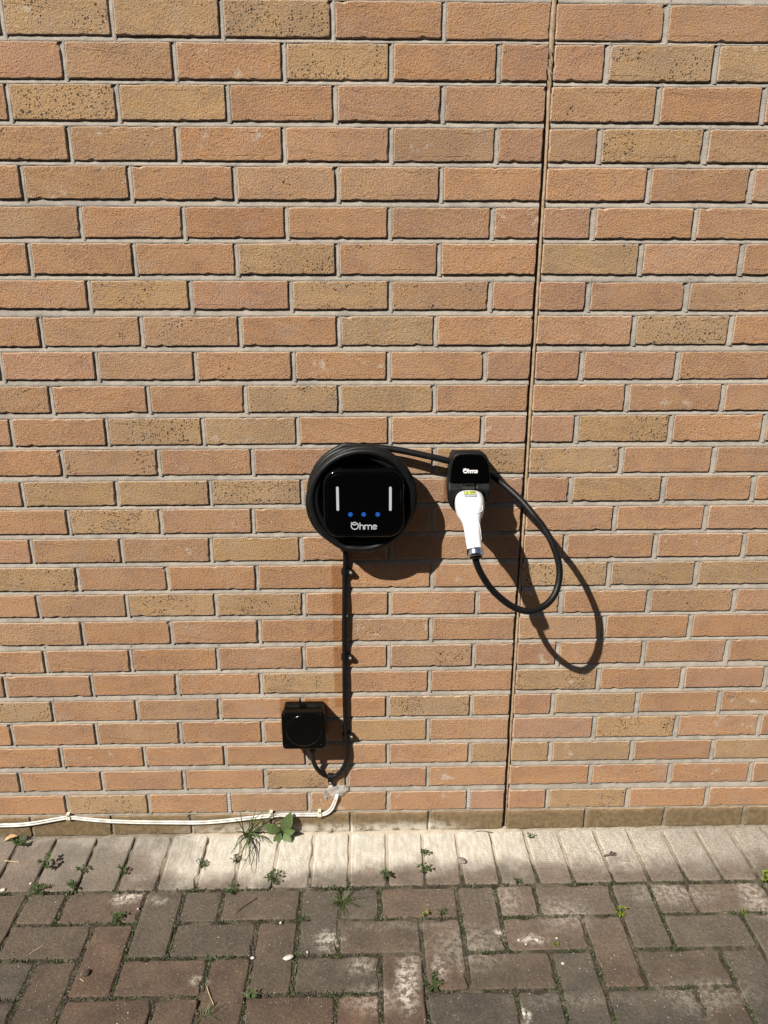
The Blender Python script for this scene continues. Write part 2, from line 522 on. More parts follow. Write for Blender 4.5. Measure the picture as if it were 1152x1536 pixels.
# ------------------------------------------------------------------ the brick wall
# per course, in millimetres: z of the brick bottoms at the left and right, height, joints left and right of the movement joint, brick kinds
COURSES = [
(1994,1987,66,[-1118,-898,-677,-452,-225],[232],'bBbXoo','oo'),
(1916,1914,67,[-1004,-778,-554,-332,-110],[116,344],'pmoBop','pBb'),
(1839,1837,67,[-1128,-903,-674,-450,-224],[232,457],'oXbooo','Moo'),
(1762,1759,65,[-1012,-785,-560,-332,-107],[114,344],'Mmoomp','mBm'),
(1685,1681,66,[-1122,-893,-669,-448,-224],[229,455],'omommo','ooo'),
(1607,1604,63,[-1008,-785,-561,-335,-109],[114,341],'modoop','poo'),
(1530,1528,65,[-1129,-900,-675,-451,-225],[228,456],'oooBOo','bso'),
(1455,1449,61,[-1009,-782,-558,-334,-107],[116,342],'oBpBMp','poM'),
(1373,1373,65,[-1127,-900,-676,-451,-229],[229,455],'omMobo','oBo'),
(1296,1293,63,[-1229,-1011,-784,-558,-337,-112],[114,340],'opmOoop','ppO'),
(1219,1218,62,[-1125,-900,-673,-452,-229],[228,458],'MooBbo','ooo'),
(1141,1143,64,[-1229,-1005,-778,-553,-334,-112],[114,342,569],'ooXBoop','pBoo'),
(1066,1065,63,[-1120,-890,-665,-446,-226],[230,458],'oModmB','Boo'),
(990,993,61,[-1225,-998,-772,-547,-330,-112],[112,342,566],'obbXoop','pboo'),
(916,916,62,[-1125,-899,-672,-448,-228],[228,457],'oBomoo','ooo'),
(840,842,62,[-1226,-1003,-781,-556,-333,-114],[109,339,566],'pmmbooo','oooM'),
(763,765,63,[-1121,-896,-670,-446,-225],[228,454],'Booooo','BBb'),
(689,688,61,[-1231,-1006,-779,-554,-333,-109],[111,339,564],'omBBoop','momo'),
(610,613,64,[-1128,-900,-672,-450,-226],[228,457],'mooomo','moo'),
(531,539,63,[-1236,-1013,-785,-560,-336,-112],[112,341,566],'oooooMp','pooo'),
(457,460,61,[-1351,-1123,-898,-675,-449,-227],[228,456,682],'poooBoo','Bopo'),
(380,385,61,[-1236,-1012,-791,-569,-339,-112],[110,341,566],'BomooBm','pboM'),
(305,306,65,[-1356,-1129,-902,-679,-450,-228],[230,458,688],'oomoobo','pBoo'),
(232,231,61,[-1233,-1007,-786,-562,-338,-110],[114,342,569],'oooooob','bbob'),
(153,153,62,[-1357,-1131,-905,-680,-453,-226],[232,458,688],'moooBpo','oooo'),
(74,71,62,[-1239,-1011,-785,-560,-337,-109],[116,346,574],'oBommop','pBoo'),
(-0,-0,66,[-1346,-1119,-894,-666,-441,-217],[233,463,692],'bbbbbbb','BBbb'),
]
TINT = {'d': (.356, .204, .124), 'o': (.380, .226, .137), 'p': (.370, .220, .145), 'm': (.364, .229, .140), 'b': (.364, .246, .146), 's': (.386, .234, .148)}

def brick_tint(ch, r):
    t = TINT['b' if ch == 'X' else ch.lower()]
    k = r.uniform(.93, 1.07)
    w = r.uniform(-.05, .05)
    spot = 1.0 if ch == 'X' else (.72 if ch == 'B' else .55 if ch.isupper() else (.34 if ch in 'bm' else r.choice([0, .14, .25])))
    return (t[0] * k * (1 + w * .5), t[1] * k, t[2] * k * (1 - w), spot)

def brick_geo(w, h, r, depth=.10):
    nw, nh = 20 if w > .15 else 10, 6
    pts, nrm = [], []
    c = .0025
    for i in range(nw): pts.append((-w / 2 + c + (w - 2 * c) * i / (nw - 1), -h / 2)); nrm.append((0, -1))
    for i in range(nh): pts.append((w / 2, -h / 2 + c + (h - 2 * c) * i / (nh - 1))); nrm.append((1, 0))
    for i in range(nw): pts.append((w / 2 - c - (w - 2 * c) * i / (nw - 1), h / 2)); nrm.append((0, 1))
    for i in range(nh): pts.append((-w / 2, h / 2 - c - (h - 2 * c) * i / (nh - 1))); nrm.append((-1, 0))
    rings = [[], [], [], [], []]
    ph = r.uniform(0, 50)
    for i, ((x, z), (nx, nz)) in enumerate(zip(pts, nrm)):
        wav = .0004 * math.sin(ph + x * 31) * abs(nz)
        j = r.uniform(-.0006, .0004) + wav
        x += nx * j; z += nz * j
        ch = r.uniform(.0008, .0022)
        if r.random() < .07: ch += r.uniform(.001, .0036)
        for ring, ins, y in ((rings[0], .0, depth), (rings[1], 0., ch * 1.1), (rings[2], ch, 0.), (rings[3], ch + .0022, -.0002), (rings[4], .010, r.uniform(-.0007, .0003))):
            sx = (w / 2 - ins) / (w / 2); sz = (h / 2 - ins) / (h / 2)
            ring.append((x * sx, y, z * sz))
    v, f = loft(rings, False, False)
    n = len(rings[0])
    f.append(tuple(range(4 * n, 5 * n)))
    edge = [1.0] * (3 * n) + [.25] * n + [0.0] * n
    return v, f, edge

def brick_mesh(w, h, r, mat):
    v, f, e = brick_geo(w, h, r)
    me = bpy.data.meshes.new('brick')
    me.from_pydata(v, [], f); me.update()
    me.attributes.new('edge', 'FLOAT', 'POINT').data.foreach_set('value', e)
    me.materials.append(mat)
    return me

wall = empty('brick_wall', (0, 0, 0), 'orange and buff brick house wall with pale mortar and one vertical movement joint', 'wall', kind='structure')
rb = random.Random(11)
STRETCH = [brick_mesh(.2135, .065, rb, M_BRICK) for _ in range(12)]
HALF = [brick_mesh(.104, .065, rb, M_BRICK) for _ in range(6)]
far_v, far_f, far_e, far_t = [], [], [], []
n_brick = 0

def zline(c, x):
    zl, zr = c[0] / 1000, c[1] / 1000
    t = min(1.3, max(-.6, (x + .8) / 1.25))
    return zl + (zr - zl) * t

def put_brick(x0, x1, zb, h, ch, r, part=True):
    global n_brick
    w = x1 - x0
    if w < .03: return
    cx, cz = (x0 + x1) / 2, zb + h / 2
    tint = brick_tint(ch, r)
    yo = r.uniform(-.0010, .0010)
    if part:
        base = STRETCH if w > .15 else HALF
        o = bpy.data.objects.new('brick', r.choice(base))
        COL.objects.link(o)
        o.parent = wall
        o.location = (cx, yo, cz)
        o.rotation_euler = (0, r.uniform(-.004, .004), 0)
        o.scale = (w / (.2135 if w > .15 else .104), 1, h / .065)
        o.color = tint
        n_brick += 1
    else:
        v, f, e = brick_geo(w, h, r, .02)
        n = len(far_v)
        far_v.extend((a + cx, b + yo, c + cz) for a, b, c in v)
        far_f.extend(tuple(i + n for i in q) for q in f)
        far_e.extend(e); far_t.extend([tint] * len(v))

JHALF = .0072                                   # half of the movement joint
for k, (zl, zr, h, jl, jr, kl, kr) in enumerate(COURSES):
    c = (zl, zr)
    h = h / 1000
    L = [x / 1000 for x in jl]; Rr = [x / 1000 for x in jr]
    jw = lambda: rb.uniform(.0050, .0064)
    # bricks left of the movement joint, last one first in the file is the leftmost
    edges = [L[0] - .225] + L + [None]
    for i, ch in enumerate(kl):
        a = edges[i] + jw()
        b = (edges[i + 1] - jw()) if edges[i + 1] is not None else -JHALF + .001 * math.sin(k * 1.7)
        put_brick(a, b, zline(c, (a + b) / 2), h, ch, rb)
    edges = [None] + Rr + [Rr[-1] + .2275]
    for i, ch in enumerate(kr):
        a = (edges[i] + jw() + .001) if edges[i] is not None else JHALF - .0015 + .001 * math.sin(k * 2.3)
        b = edges[i + 1] - jw() - .001
        put_brick(a, b, zline(c, (a + b) / 2), h, ch, rb)
    # beyond the frame
    x = L[0] - .225
    while x > -3.2:
        put_brick(x - .225 + .005, x - .005, zline(c, x), h, rb.choice('ooompbB'), rb, False); x -= .225
    x = Rr[-1] + .2275
    while x < 2.6:
        put_brick(x + .005, x + .225 - .005, zline(c, x), h, rb.choice('ooompbB'), rb, False); x += .225
zt = COURSES[0][0] / 1000
for k in range(1, 15):
    z = zt + .0767 * k
    off = .1125 if k % 2 else 0
    x = -3.4
    xs = [-.225 * i - off for i in range(16)]
    for i, x in enumerate(xs):
        b = (x if not (i == 0) else (-JHALF if not off else -off)) - .0047
        if i == 0 and off: put_brick(-off + .0047, -JHALF, z, .065, rb.choice('op'), rb, k == 1)
        put_brick(x - .225 + .0047, b, z, .065, rb.choice('ooombB'), rb, k == 1 and -1.4 < x < 1)
    for i in range(11):
        x = .228 * i + off
        if i == 0 and off: put_brick(JHALF, off - .0047, z, .065, rb.choice('op'), rb, k == 1)
        put_brick(x + (.0055 if (i or off) else JHALF), x + .228 - .0055, z, .065, rb.choice('ooombB'), rb, k == 1 and x < .7)
me = bpy.data.meshes.new('brick_courses')
me.from_pydata(far_v, [], far_f); me.update()
me.attributes.new('edge', 'FLOAT', 'POINT').data.foreach_set('value', far_e)
me.attributes.new('tint', 'FLOAT_COLOR', 'POINT').data.foreach_set('color', [q for t in far_t for q in t])
me.materials.append(M_BRICKS)
o = bpy.data.objects.new('brick_courses', me); COL.objects.link(o); o.parent = wall; o['kind'] = 'stuff'

rs = np.random.RandomState(3)
def smooth_noise(nz, nx, s):
    a = rs.randn(nz // s + 3, nx // s + 3)
    zi = np.linspace(0, nz / s, nz); xi = np.linspace(0, nx / s, nx)
    z0 = zi.astype(int); x0 = xi.astype(int); fz = (zi - z0)[:, None]; fx = (xi - x0)[None, :]
    fz = fz * fz * (3 - 2 * fz); fx = fx * fx * (3 - 2 * fx)
    return (a[z0][:, x0] * (1 - fz) * (1 - fx) + a[z0 + 1][:, x0] * fz * (1 - fx) + a[z0][:, x0 + 1] * (1 - fz) * fx + a[z0 + 1][:, x0 + 1] * fz * fx)

# mortar: struck joints, deep under the upper brick and nearly flush on the brick below
mv, mf = [], []
PROF = [(-.06, .0020), (.08, .0008), (.24, .0012), (.48, .0030), (.70, .0047), (.94, .0056), (1.08, .0058)]
def mnz(a, b): return mnoise.noise(Vector((a * 55, b * 55, 3))) * .0009 + mnoise.noise(Vector((a * 9, b * 9, 8))) * .0007 + mnoise.noise(Vector((a * 170, b * 170, 5))) * .0005
def mstrip(p0, p1, lo, hi, vertical):
    """joint strip from p0 to p1 along its length; lo, hi give the two edges"""
    n = max(2, int(abs(p1 - p0) / .006))
    base = len(mv)
    for i in range(n + 1):
        s = p0 + (p1 - p0) * i / n
        a, b = lo(s), hi(s)
        for t, y in PROF:
            q = a + (b - a) * t
            if vertical: mv.append((a + (b - a) * (1 - t), y + mnz(q, s), s))
            else: mv.append((s, max(.0003, y + mnz(s, q)), q))
    k = len(PROF)
    for i in range(n):
        for j in range(k - 1):
            a = base + i * k + j
            mf.append((a, a + k, a + k + 1, a + 1))
    return
XL, XR = -1.62, 1.05
zbot = []
for c in COURSES: zbot.append((c[0] / 1000, c[1] / 1000, c[2] / 1000))
zbot = [(zt + .0767, zt + .0767 - .003, .065)] + zbot
for k in range(len(zbot)):
    up = zbot[k]
    lowc = zbot[k + 1] if k + 1 < len(zbot) else None
    if lowc is None: break
    for x0, x1 in ((XL, -JHALF), (JHALF, XR)):
        mstrip(x0, x1, lambda x: zline((lowc[0] * 1000, lowc[1] * 1000), x) + lowc[2], lambda x: zline((up[0] * 1000, up[1] * 1000), x), False)
for c in COURSES:
    z0, z1 = min(c[0], c[1]) / 1000 - .003, max(c[0], c[1]) / 1000 + c[2] / 1000 + .003
    for q in c[3] + c[4]:
        x = q / 1000
        w = .0060 if q < 0 else .0070
        mstrip(z0, z1, lambda z: x - w, lambda z: x + w, True)
mo = mk('mortar', mv, mf, M_MORTAR, wall, True)
m = MB()
for x0, x1 in ((XL, -.010), (.009, XR)): m.add([(x0, .0085, -.06), (x1, .0085, -.06), (x1, .0085, 2.22), (x0, .0085, 2.22)], [(0, 1, 2, 3)])
m.build('mortar', M_MORTAR, wall)
m = MB()
for x0, x1, z0, z1 in ((-3.5, -1.62, -.06, 3.2), (1.05, 2.9, -.06, 3.2), (-1.62, 1.05, 2.22, 3.2)):
    m.add([(x0, .004, z0), (x1, .004, z0), (x1, .004, z1), (x0, .004, z1)], [(0, 1, 2, 3)])
m.build('mortar', M_MORTAR, wall)
m = MB(); m.add(*box(-3.6, 3.0, .022, .26, -.3, 3.25)); m.build('inner_leaf', M_MORTAR, wall)

# perforated weep vents in two perpends of the second course
for px, py in ((344, 1205), (703, 1198)):
    c = at(px, py)
    m = MB()
    m.add(*box(c.x - .0045, c.x + .0045, .0, .02, c.z - .032, c.z + .032))
    for i in range(7):
        z = c.z - .026 + i * .0085
        m.add(*box(c.x - .0035, c.x + .0035, -.0018, .001, z - .0016, z + .0016))
    m.build('weep_vent', M_VENT, wall)

# old mastic in the movement joint: torn loose on its left side, folded over near the top
def seal_strip():
    rows = 170
    z0, z1 = .005, 3.1
    v, f = [], []
    r = random.Random(5)
    for i in range(rows):
        z = z0 + (z1 - z0) * i / (rows - 1)
        n = mnoise.noise(Vector((z * 9, 1.3, 0))); n2 = mnoise.noise(Vector((z * 30, 7.3, 0)))
        gap = .0066 + .0014 * n + .0010 * n2 - .0056 * sstep(1.75, 2.0, z) * (1 if z > 1.75 else 0)
        if z < .30: gap += .0015
        y = .0022 + .0012 * n2
        if z < .36: y = .0065
        if z < .15: y = .010
        if 1.90 < z < 1.985:
            q = math.sin((z - 1.90) / .085 * math.pi)
            y += -.003 * q * math.sin(z * 190); gap += .0022 * q
        xl, xr = -JHALF + gap, JHALF - .0012 + .0004 * n2
        v += [(xl + .0006, y + .02, z), (xl, y + .0012, z), (xl * .6 + xr * .4, y - .0006, z), (xr - .001, y, z), (xr, y + .02, z)]
    for i in range(rows - 1):
        for j in range(4):
            f.append((i * 5 + j, i * 5 + j + 1, i * 5 + 6 + j, i * 5 + 5 + j))
    return v, f
v, f = seal_strip()
mk('sealant', v, f, M_SEAL, wall, True)
m = MB()
for i in range(6):                                # torn flaps where the mastic has folded
    z = 1.905 + i * .013
    a = -.0045 + .0015 * math.sin(i * 2.1)
    m.add([(a - .002, -.001, z + .012), (a + .004, -.0042, z + .002), (a + .006, -.0015, z - .012), (a + .001, .004, z - .004)], [(0, 1, 2, 3)])
m.build('torn_flap', M_SEAL, wall)

# ------------------------------------------------------------------ the paving
paving = empty('paving', (0, 0, 0), 'brown and grey block paving in herringbone with a header row along the wall', None, kind='structure')

def paver_geo(w, l, r, depth=.05):
    """block with worn arrises, w along x, l along y, top at z = 0"""
    nw = 9 if w > .15 else 5; nl = 9 if l > .15 else 5
    c = .005
    pts, nr = [], []
    for i in range(nw): pts.append((-w / 2 + c + (w - 2 * c) * i / (nw - 1), -l / 2)); nr.append((0, -1))
    for i in range(nl): pts.append((w / 2, -l / 2 + c + (l - 2 * c) * i / (nl - 1))); nr.append((1, 0))
    for i in range(nw): pts.append((w / 2 - c - (w - 2 * c) * i / (nw - 1), l / 2)); nr.append((0, 1))
    for i in range(nl): pts.append((-w / 2, l / 2 - c - (l - 2 * c) * i / (nl - 1))); nr.append((-1, 0))
    rings = [[], [], [], []]
    for (x, y), (nx, ny) in zip(pts, nr):
        j = r.uniform(-.0012, .0006)
        x += nx * j; y += ny * j
        ch = r.uniform(.0018, .0040) + (r.uniform(.002, .005) if r.random() < .07 else 0)
        for ring, ins, z in ((rings[0], 0, -depth), (rings[1], 0, -ch * .9), (rings[2], ch, -.0002), (rings[3], .012, r.uniform(-.0002, .0006))):
            ring.append((x * (w / 2 - ins) / (w / 2), y * (l / 2 - ins) / (l / 2), z))
    return loft(rings, False, True)

rp = random.Random(21)
def paver_mesh(w, l):
    me = bpy.data.meshes.new('paver')
    v, f = paver_geo(w, l, rp); me.from_pydata(v, [], f); me.update(); me.materials.append(M_PAVER)
    return me
PM = {'h': [paver_mesh(.1925, .0920) for _ in range(7)], 'v': [paver_mesh(.0920, .1925) for _ in range(9)], 's': [paver_mesh(.0920, .0920) for _ in range(4)]}
PT = [(.082, .056, .039), (.088, .059, .042), (.074, .055, .040), (.068, .057, .044), (.062, .056, .045), (.096, .060, .041), (.079, .057, .042)]
fp_v, fp_f, fp_t = [], [], []

def put_paver(cx, cy, kind, sx=1.0, sy=1.0, rot=0.0, part=True, tint=None):
    t = tint or rp.choice(PT)
    k = rp.uniform(.9, 1.12)
    t = tuple(q * k for q in t)
    z = rp.uniform(-.0016, .0012)
    if part:
        o = bpy.data.objects.new('paver', rp.choice(PM[kind])); COL.objects.link(o); o.parent = paving
        o.location = (cx, cy, z); o.rotation_euler = (rp.uniform(-.007, .007), rp.uniform(-.007, .007), rot + rp.uniform(-.006, .006))
        o.scale = (sx, sy, 1); o.color = (*t, 1)
    else:
        w, l = {'h': (.1925, .0920), 'v': (.0920, .1925), 's': (.0920, .0920)}[kind]
        v, f = paver_geo(w * sx, l * sy, rp, .02)
        n = len(fp_v)
        fp_v.extend((a + cx, b + cy, c + z) for a, b, c in v); fp_f.extend(tuple(i + n for i in q) for q in f); fp_t.extend([(*t, 1)] * len(v))

# header row: joints read off at the wall and at the front
HW = [-1.468, -1.366, -1.265, -1.156, -1.054, -.950, -.848, -.749, -.649, -.545, -.444, -.343, -.243, -.142, -.041, .060, .153, .254, .354, .456, .551, .646]
HF = [-1.486, -1.384, -1.281, -1.178, -1.052, -.948, -.843, -.743, -.642, -.548, -.446, -.340, -.239, -.144, -.046, .048, .148, .257, .349, .447, .545, .640]
HF[3] = -1.160
for i in range(len(HW) - 1):
    a = (HW[i] + HF[i]) / 2; b = (HW[i + 1] + HF[i + 1]) / 2
    g = (.145, .125, .102) if rp.random() < .5 else (.140, .108, .086)
    put_paver((a + b) / 2, -.1035, 'v', (b - a - .0080) / .0920, 1.01, math.atan2((HW[i] - HF[i]) * .5, .195) * .6, True, g)
for x in np.arange(-3.2, -1.53, .101): put_paver(x, -.1035, 'v', part=False)
for x in np.arange(.695, 2.6, .101): put_paver(x, -.1035, 'v', part=False)
PX0, PG = -1.172, .1009
def colx(i): return PX0 + PG * i
Y0, PR = -.2065, .1012
for r_ in range(0, 27):
    for i in range(-20, 37):
        q = (i + r_) % 4
        y1 = Y0 - PR * r_; yc = y1 - PR / 2
        x0 = colx(i)
        inview = -1.45 < x0 < .68 and r_ < 5
        if q == 0: put_paver(x0 + PG, yc, 'h', part=inview)
        elif q == 2: put_paver(x0 + PG / 2, yc - PR / 2, 'v', part=inview)
        elif q == 3 and r_ == 0: put_paver(x0 + PG / 2, yc, 's', part=inview)
me = bpy.data.meshes.new('paver_field')
me.from_pydata(fp_v, [], fp_f); me.update()
me.attributes.new('tint', 'FLOAT_COLOR', 'POINT').data.foreach_set('color', [q for t in fp_t for q in t])
me.materials.append(M_PAVERS)
o = bpy.data.objects.new('paver_field', me); COL.objects.link(o); o.parent = paving; o['kind'] = 'stuff'

# jointing sand, a little below the blocks, heaped and hollow
NX, NY = 270, 90
X = np.linspace(-1.62, .95, NX); Yv = np.linspace(.012, -.84, NY)
zz = -.0048 + .0022 * smooth_noise(NY, NX, 2) + .0016 * smooth_noise(NY, NX, 7)
gx, gy = np.meshgrid(X, Yv)
zz = np.where(gy > -.012, zz + .004, zz)
verts = np.stack([gx, gy, np.minimum(zz, np.where(gy > -.012, .002, -.0026))], -1).reshape(-1, 3)
ii = np.arange(NX * NY).reshape(NY, NX)
faces = np.stack([ii[:-1, :-1], ii[1:, :-1], ii[1:, 1:], ii[:-1, 1:]], -1).reshape(-1, 4)
tag(mk('joint_sand', verts.tolist(), faces.tolist(), M_JOINT, paving, True), kind='stuff')
gm = plain('ground_tarmac', (.07, .062, .054), .95, .3, 30, bump=.004)
m = MB()
m.add([(-400, -400, -.03), (400, -400, -.03), (400, 400, -.03), (-400, 400, -.03)], [(0, 1, 2, 3)])
tag(m.build('ground', gm), kind='structure')
m = MB()
m.add([(-3.3, -3.05, -.012), (2.7, -3.05, -.012), (2.7, -.84, -.012), (-3.3, -.84, -.012)], [(0, 1, 2, 3)])
m.add([(-3.3, -.84, -.012), (-1.62, -.84, -.012), (-1.62, .012, -.012), (-3.3, .012, -.012)], [(0, 1, 2, 3)])
m.add([(.95, -.84, -.012), (2.7, -.84, -.012), (2.7, .012, -.012), (.95, .012, -.012)], [(0, 1, 2, 3)])
m.build('joint_sand', M_JOINT, paving)


# ------------------------------------------------------------------ unseen house added to block sky light; its eaves shadow ends on the drive behind the camera
EH = 4.85
EY = -(1.75 + EH / SUN_B)
house = empty('sky_block_house', (0, EY - 3, 0), 'unseen house added behind the camera to block sky light', 'house')
hm = plain('blocker_wall', (.15, .105, .08), .9, .1, 6)
rm = plain('roof_tiles', (.075, .055, .048), .85, .3, 8)
wm = plain('frame_white', (.6, .6, .58), .5)
pm = plain('window_pane', (.012, .014, .016), .08)
m = MB(); m.add(*box(-13, 9, EY - 7.3, EY - .35, -.03, EH - .12)); m.build('wall', hm, house)
m = MB()
y0, y1, y2 = EY, EY - 3.8, EY - 7.6
z0, z1 = EH, EH + 2.5
v = [(-13.3, y0, z0), (9.3, y0, z0), (9.3, y1, z1), (-13.3, y1, z1), (-13.3, y2, z0), (9.3, y2, z0)]
v += [(a, b, c - .16) for a, b, c in v]
m.add(v, [(0, 1, 2, 3), (3, 2, 5, 4), (0, 6, 7, 1), (4, 5, 11, 10), (6, 9, 8, 7), (9, 10, 11, 8), (0, 3, 9, 6), (3, 4, 10, 9), (1, 7, 8, 2), (2, 8, 11, 5)])
m.build('roof', rm, house)
m = MB(); m.add(*tube([(-13.3, EY + .02, EH - .10), (9.3, EY + .02, EH - .10)], .055, 10)); m.build('gutter', M_BLACK, house)
for x in (-9.5, -5.2, 3.0, 6.5):
    for z in (1.0, 3.0):
        m = MB(); m.add(*box(x - .62, x + .62, EY - .36, EY - .33, z - .02, z + 1.15)); w = m.build('window', wm, house)
        m = MB(); m.add(*box(x - .55, x - .02, EY - .345, EY - .326, z + .05, z + 1.08)); m.add(*box(x + .02, x + .55, EY - .345, EY - .326, z + .05, z + 1.08))
        m.build('pane', pm, w)

# ------------------------------------------------------------------ lettering: the charger maker's wordmark, as strokes
def arc(cx, cy, rx, ry, a0, a1, n=18):
    return [(cx + rx * math.cos(math.radians(a0 + (a1 - a0) * i / n)), cy + ry * math.sin(math.radians(a0 + (a1 - a0) * i / n))) for i in range(n + 1)]

WORD = [  # units of the enlarged photograph, y up
    [(168, 350), (178, 325), (192, 305)] + arc(272, 244, 106, 112, 146, 410, 30),
    [(p[0], p[1]) for p in arc(266, 314, 62, 40, 0, 360, 22)],
    [(428, 345), (428, 130)],
    [(428, 225)] + arc(482, 215, 54, 50, 165, 0, 12) + [(536, 130)],
    [(574, 268), (574, 130)],
    [(574, 225)] + arc(627, 215, 53, 50, 165, 0, 12) + [(680, 130)],
    [(680, 225)] + arc(733, 215, 53, 50, 165, 0, 12) + [(786, 130)],
    [(818, 205), (942, 205)] + arc(880, 200, 62, 66, 5, 318, 26),
]

def wordmark(name, c, width, y0, y1, weight, mat, parent):
    k = width / 800.0
    m = MB()
    for i, s in enumerate(WORD):
        e = .00003 * i
        m.add(*ribbon([(c[0] + (x - 548) * k, c[1] + (y - 240) * k) for x, y in s], weight * k, y0, y1 - e))
    return m.build(name, mat, parent)

# ------------------------------------------------------------------ wall charger
DP = .104
pl, pr, pt_, pb = at(484.6, 755, DP), at(607.2, 755, DP), at(545, 704.6, DP), at(545, 807.2, DP)
cx, cz = (pl.x + pr.x) / 2, (pt_.z + pb.z) / 2
PW, PH = pr.x - pl.x, pt_.z - pb.z
charger = empty('ev_charger', (cx, 0, cz), 'black rounded square wall charger with three blue dots and two pale light bars', 'car charger')

def shell(w, h, r, stations, c=(cx, cz), n=8):
    """rounded rectangle shell: stations are (inset, distance from the wall)"""
    rings = []
    for ins, d in stations:
        rings.append([(c[0] + x, -d, c[1] + z) for x, z in rrect(w - 2 * ins, h - 2 * ins, max(r - ins, .004), n)])
    return loft(rings)

m = MB()
m.add(*shell(PW, PH, .040, [(.026, .001), (.026, .070), (.012, .075), (.0015, .079), (.0, .084), (.0, DP - .007), (.0015, DP - .003), (.0045, DP - .0008), (.008, DP)]))
m.build('body', M_BLACKGLOSS, charger, False)
bo = charger.children[0]
for p in bo.data.polygons: p.use_smooth = len(p.vertices) == 4
m = MB(); m.add(*shell(PW - .018, PH - .018, .034, [(.0, DP - .002), (.0, DP + .0004), (.0008, DP + .0009)]))
m.build('front_panel', M_BLACKGLOSS, charger)
rc = Vector(((at(457, 747, .056).x + at(628.5, 747, .056).x) / 2, 0, 0))
COILX = rc.x
zt_ = at(545, 667.5, .030).z; zb_ = at(550, 826.5, .078).z
COILZ = (zt_ + zb_) / 2
CR = (at(628.5, 747, .056).x - at(457, 747, .056).x) / 2
m = MB()
m.add(*loft([[(COILX + q * math.cos(2 * math.pi * k / 48), -d, COILZ + q * math.sin(2 * math.pi * k / 48)) for k in range(48)] for q, d in ((CR - .014, .001), (CR - .014, .008), (CR - .024, .012), (CR - .052, .014), (CR - .052, .050), (CR - .056, .052))]))
m.build('cable_drum', M_BLACK, charger, False)
for px in (506, 585.6):
    a, b = at(px, 730, DP + .0012), at(px, 766.2, DP + .0012)
    w = .0060
    m = MB()
    pts = [(a.x + x, -DP - .0006, (a.z + b.z) / 2 + z) for x, z in rrect(w, a.z - b.z, w / 2 - .0001, 5)]
    pts2 = [(p[0], -DP - .0016, p[2]) for p in pts]
    m.add(*loft([pts, pts2])); m.build('light_bar', M_LIGHTBAR, charger)
for px in (525.6, 545.6, 566.6):
    c = at(px, 771.6, DP + .001)
    m = MB(); m.add(*disc(c, .0053, -DP - .0006, -DP - .0015, 20)); m.build('status_light', M_BLUE, charger)
c = at(545.8, 788.8, DP + .001)
wordmark('wordmark', (c.x, c.z), at(566, 790, DP).x - at(526.6, 790, DP).x, -DP - .0006, -DP - .0014, 27, M_LOGO, charger)

# ------------------------------------------------------------------ charging cable with its plug
cable = empty('charging_cable', (COILX, -.04, COILZ), 'long black charging cable coiled round the charger with white handled plug at its end', 'cable')
RC = .0078
path = []
rcb = random.Random(4)
turns = [(CR - .043, .020), (CR - .042, .038), (CR - .040, .056), (CR - .026, .022), (CR - .027, .044), (CR - .0245, .068), (CR - .0135, .079), (CR - .0105, .059), (CR - .0125, .040), (CR - .0070, .027)]
N = 40
for ti, (rad, d) in enumerate(turns):
    nr, nd = turns[min(ti + 1, len(turns) - 1)]
    last = ti == len(turns) - 1
    for k in range(N):
        t = k / N
        # turns run clockwise from the bottom, seen from the front
        a = -math.pi / 2 - .35 - 2 * math.pi * t
        if last and t > .53: break
        s = sstep(.55, 1.0, t)
        r_ = rad * (1 - s) + nr * s
        dd = d * (1 - s) + nd * s
        r_ += .0030 * math.sin(a * 2 + ti * 1.9) + .0018 * math.sin(a * 3 + ti * 4.1) - .0022
        dd += .0035 * math.sin(a + ti * 2.3)
        path.append(Vector((COILX + r_ * math.cos(a), -dd, COILZ + r_ * math.sin(a))))
tail = [(600, 675.5, .030), (625, 680.5, .033), (650, 686, .035), (675, 692, .034), (700, 699, .030), (722, 706, .028), (738, 714, .034), (752, 724, .042), (768, 737.5, .060), (785, 754, .082), (800, 772, .103), (815, 791, .117), (827, 812, .132), (836, 836, .145), (839.5, 857, .155), (836.5, 880, .167), (828, 898, .180), (813, 911, .193), (793, 917, .205), (772, 911.5, .206), (752, 898, .206), (735, 881, .206), (722, 861, .206), (715, 845, .205), (713, 836, .203), (712.5, 828, .196)]
p_in = [at(545, 671, .026), at(575, 672.2, .028)]
cut = [p for p in path]
# drop coil points that lie beyond the point where the cable leaves the coil
while cut and (cut[-1].z > COILZ and cut[-1].x > p_in[0].x - .035): cut.pop()
full = cut + p_in + [at(*q) for q in tail]
full = catmull(full, 4)
m = MB(); m.add(*tube(full, RC, 12)); m.build('cord', M_RUBBER, cable, True)

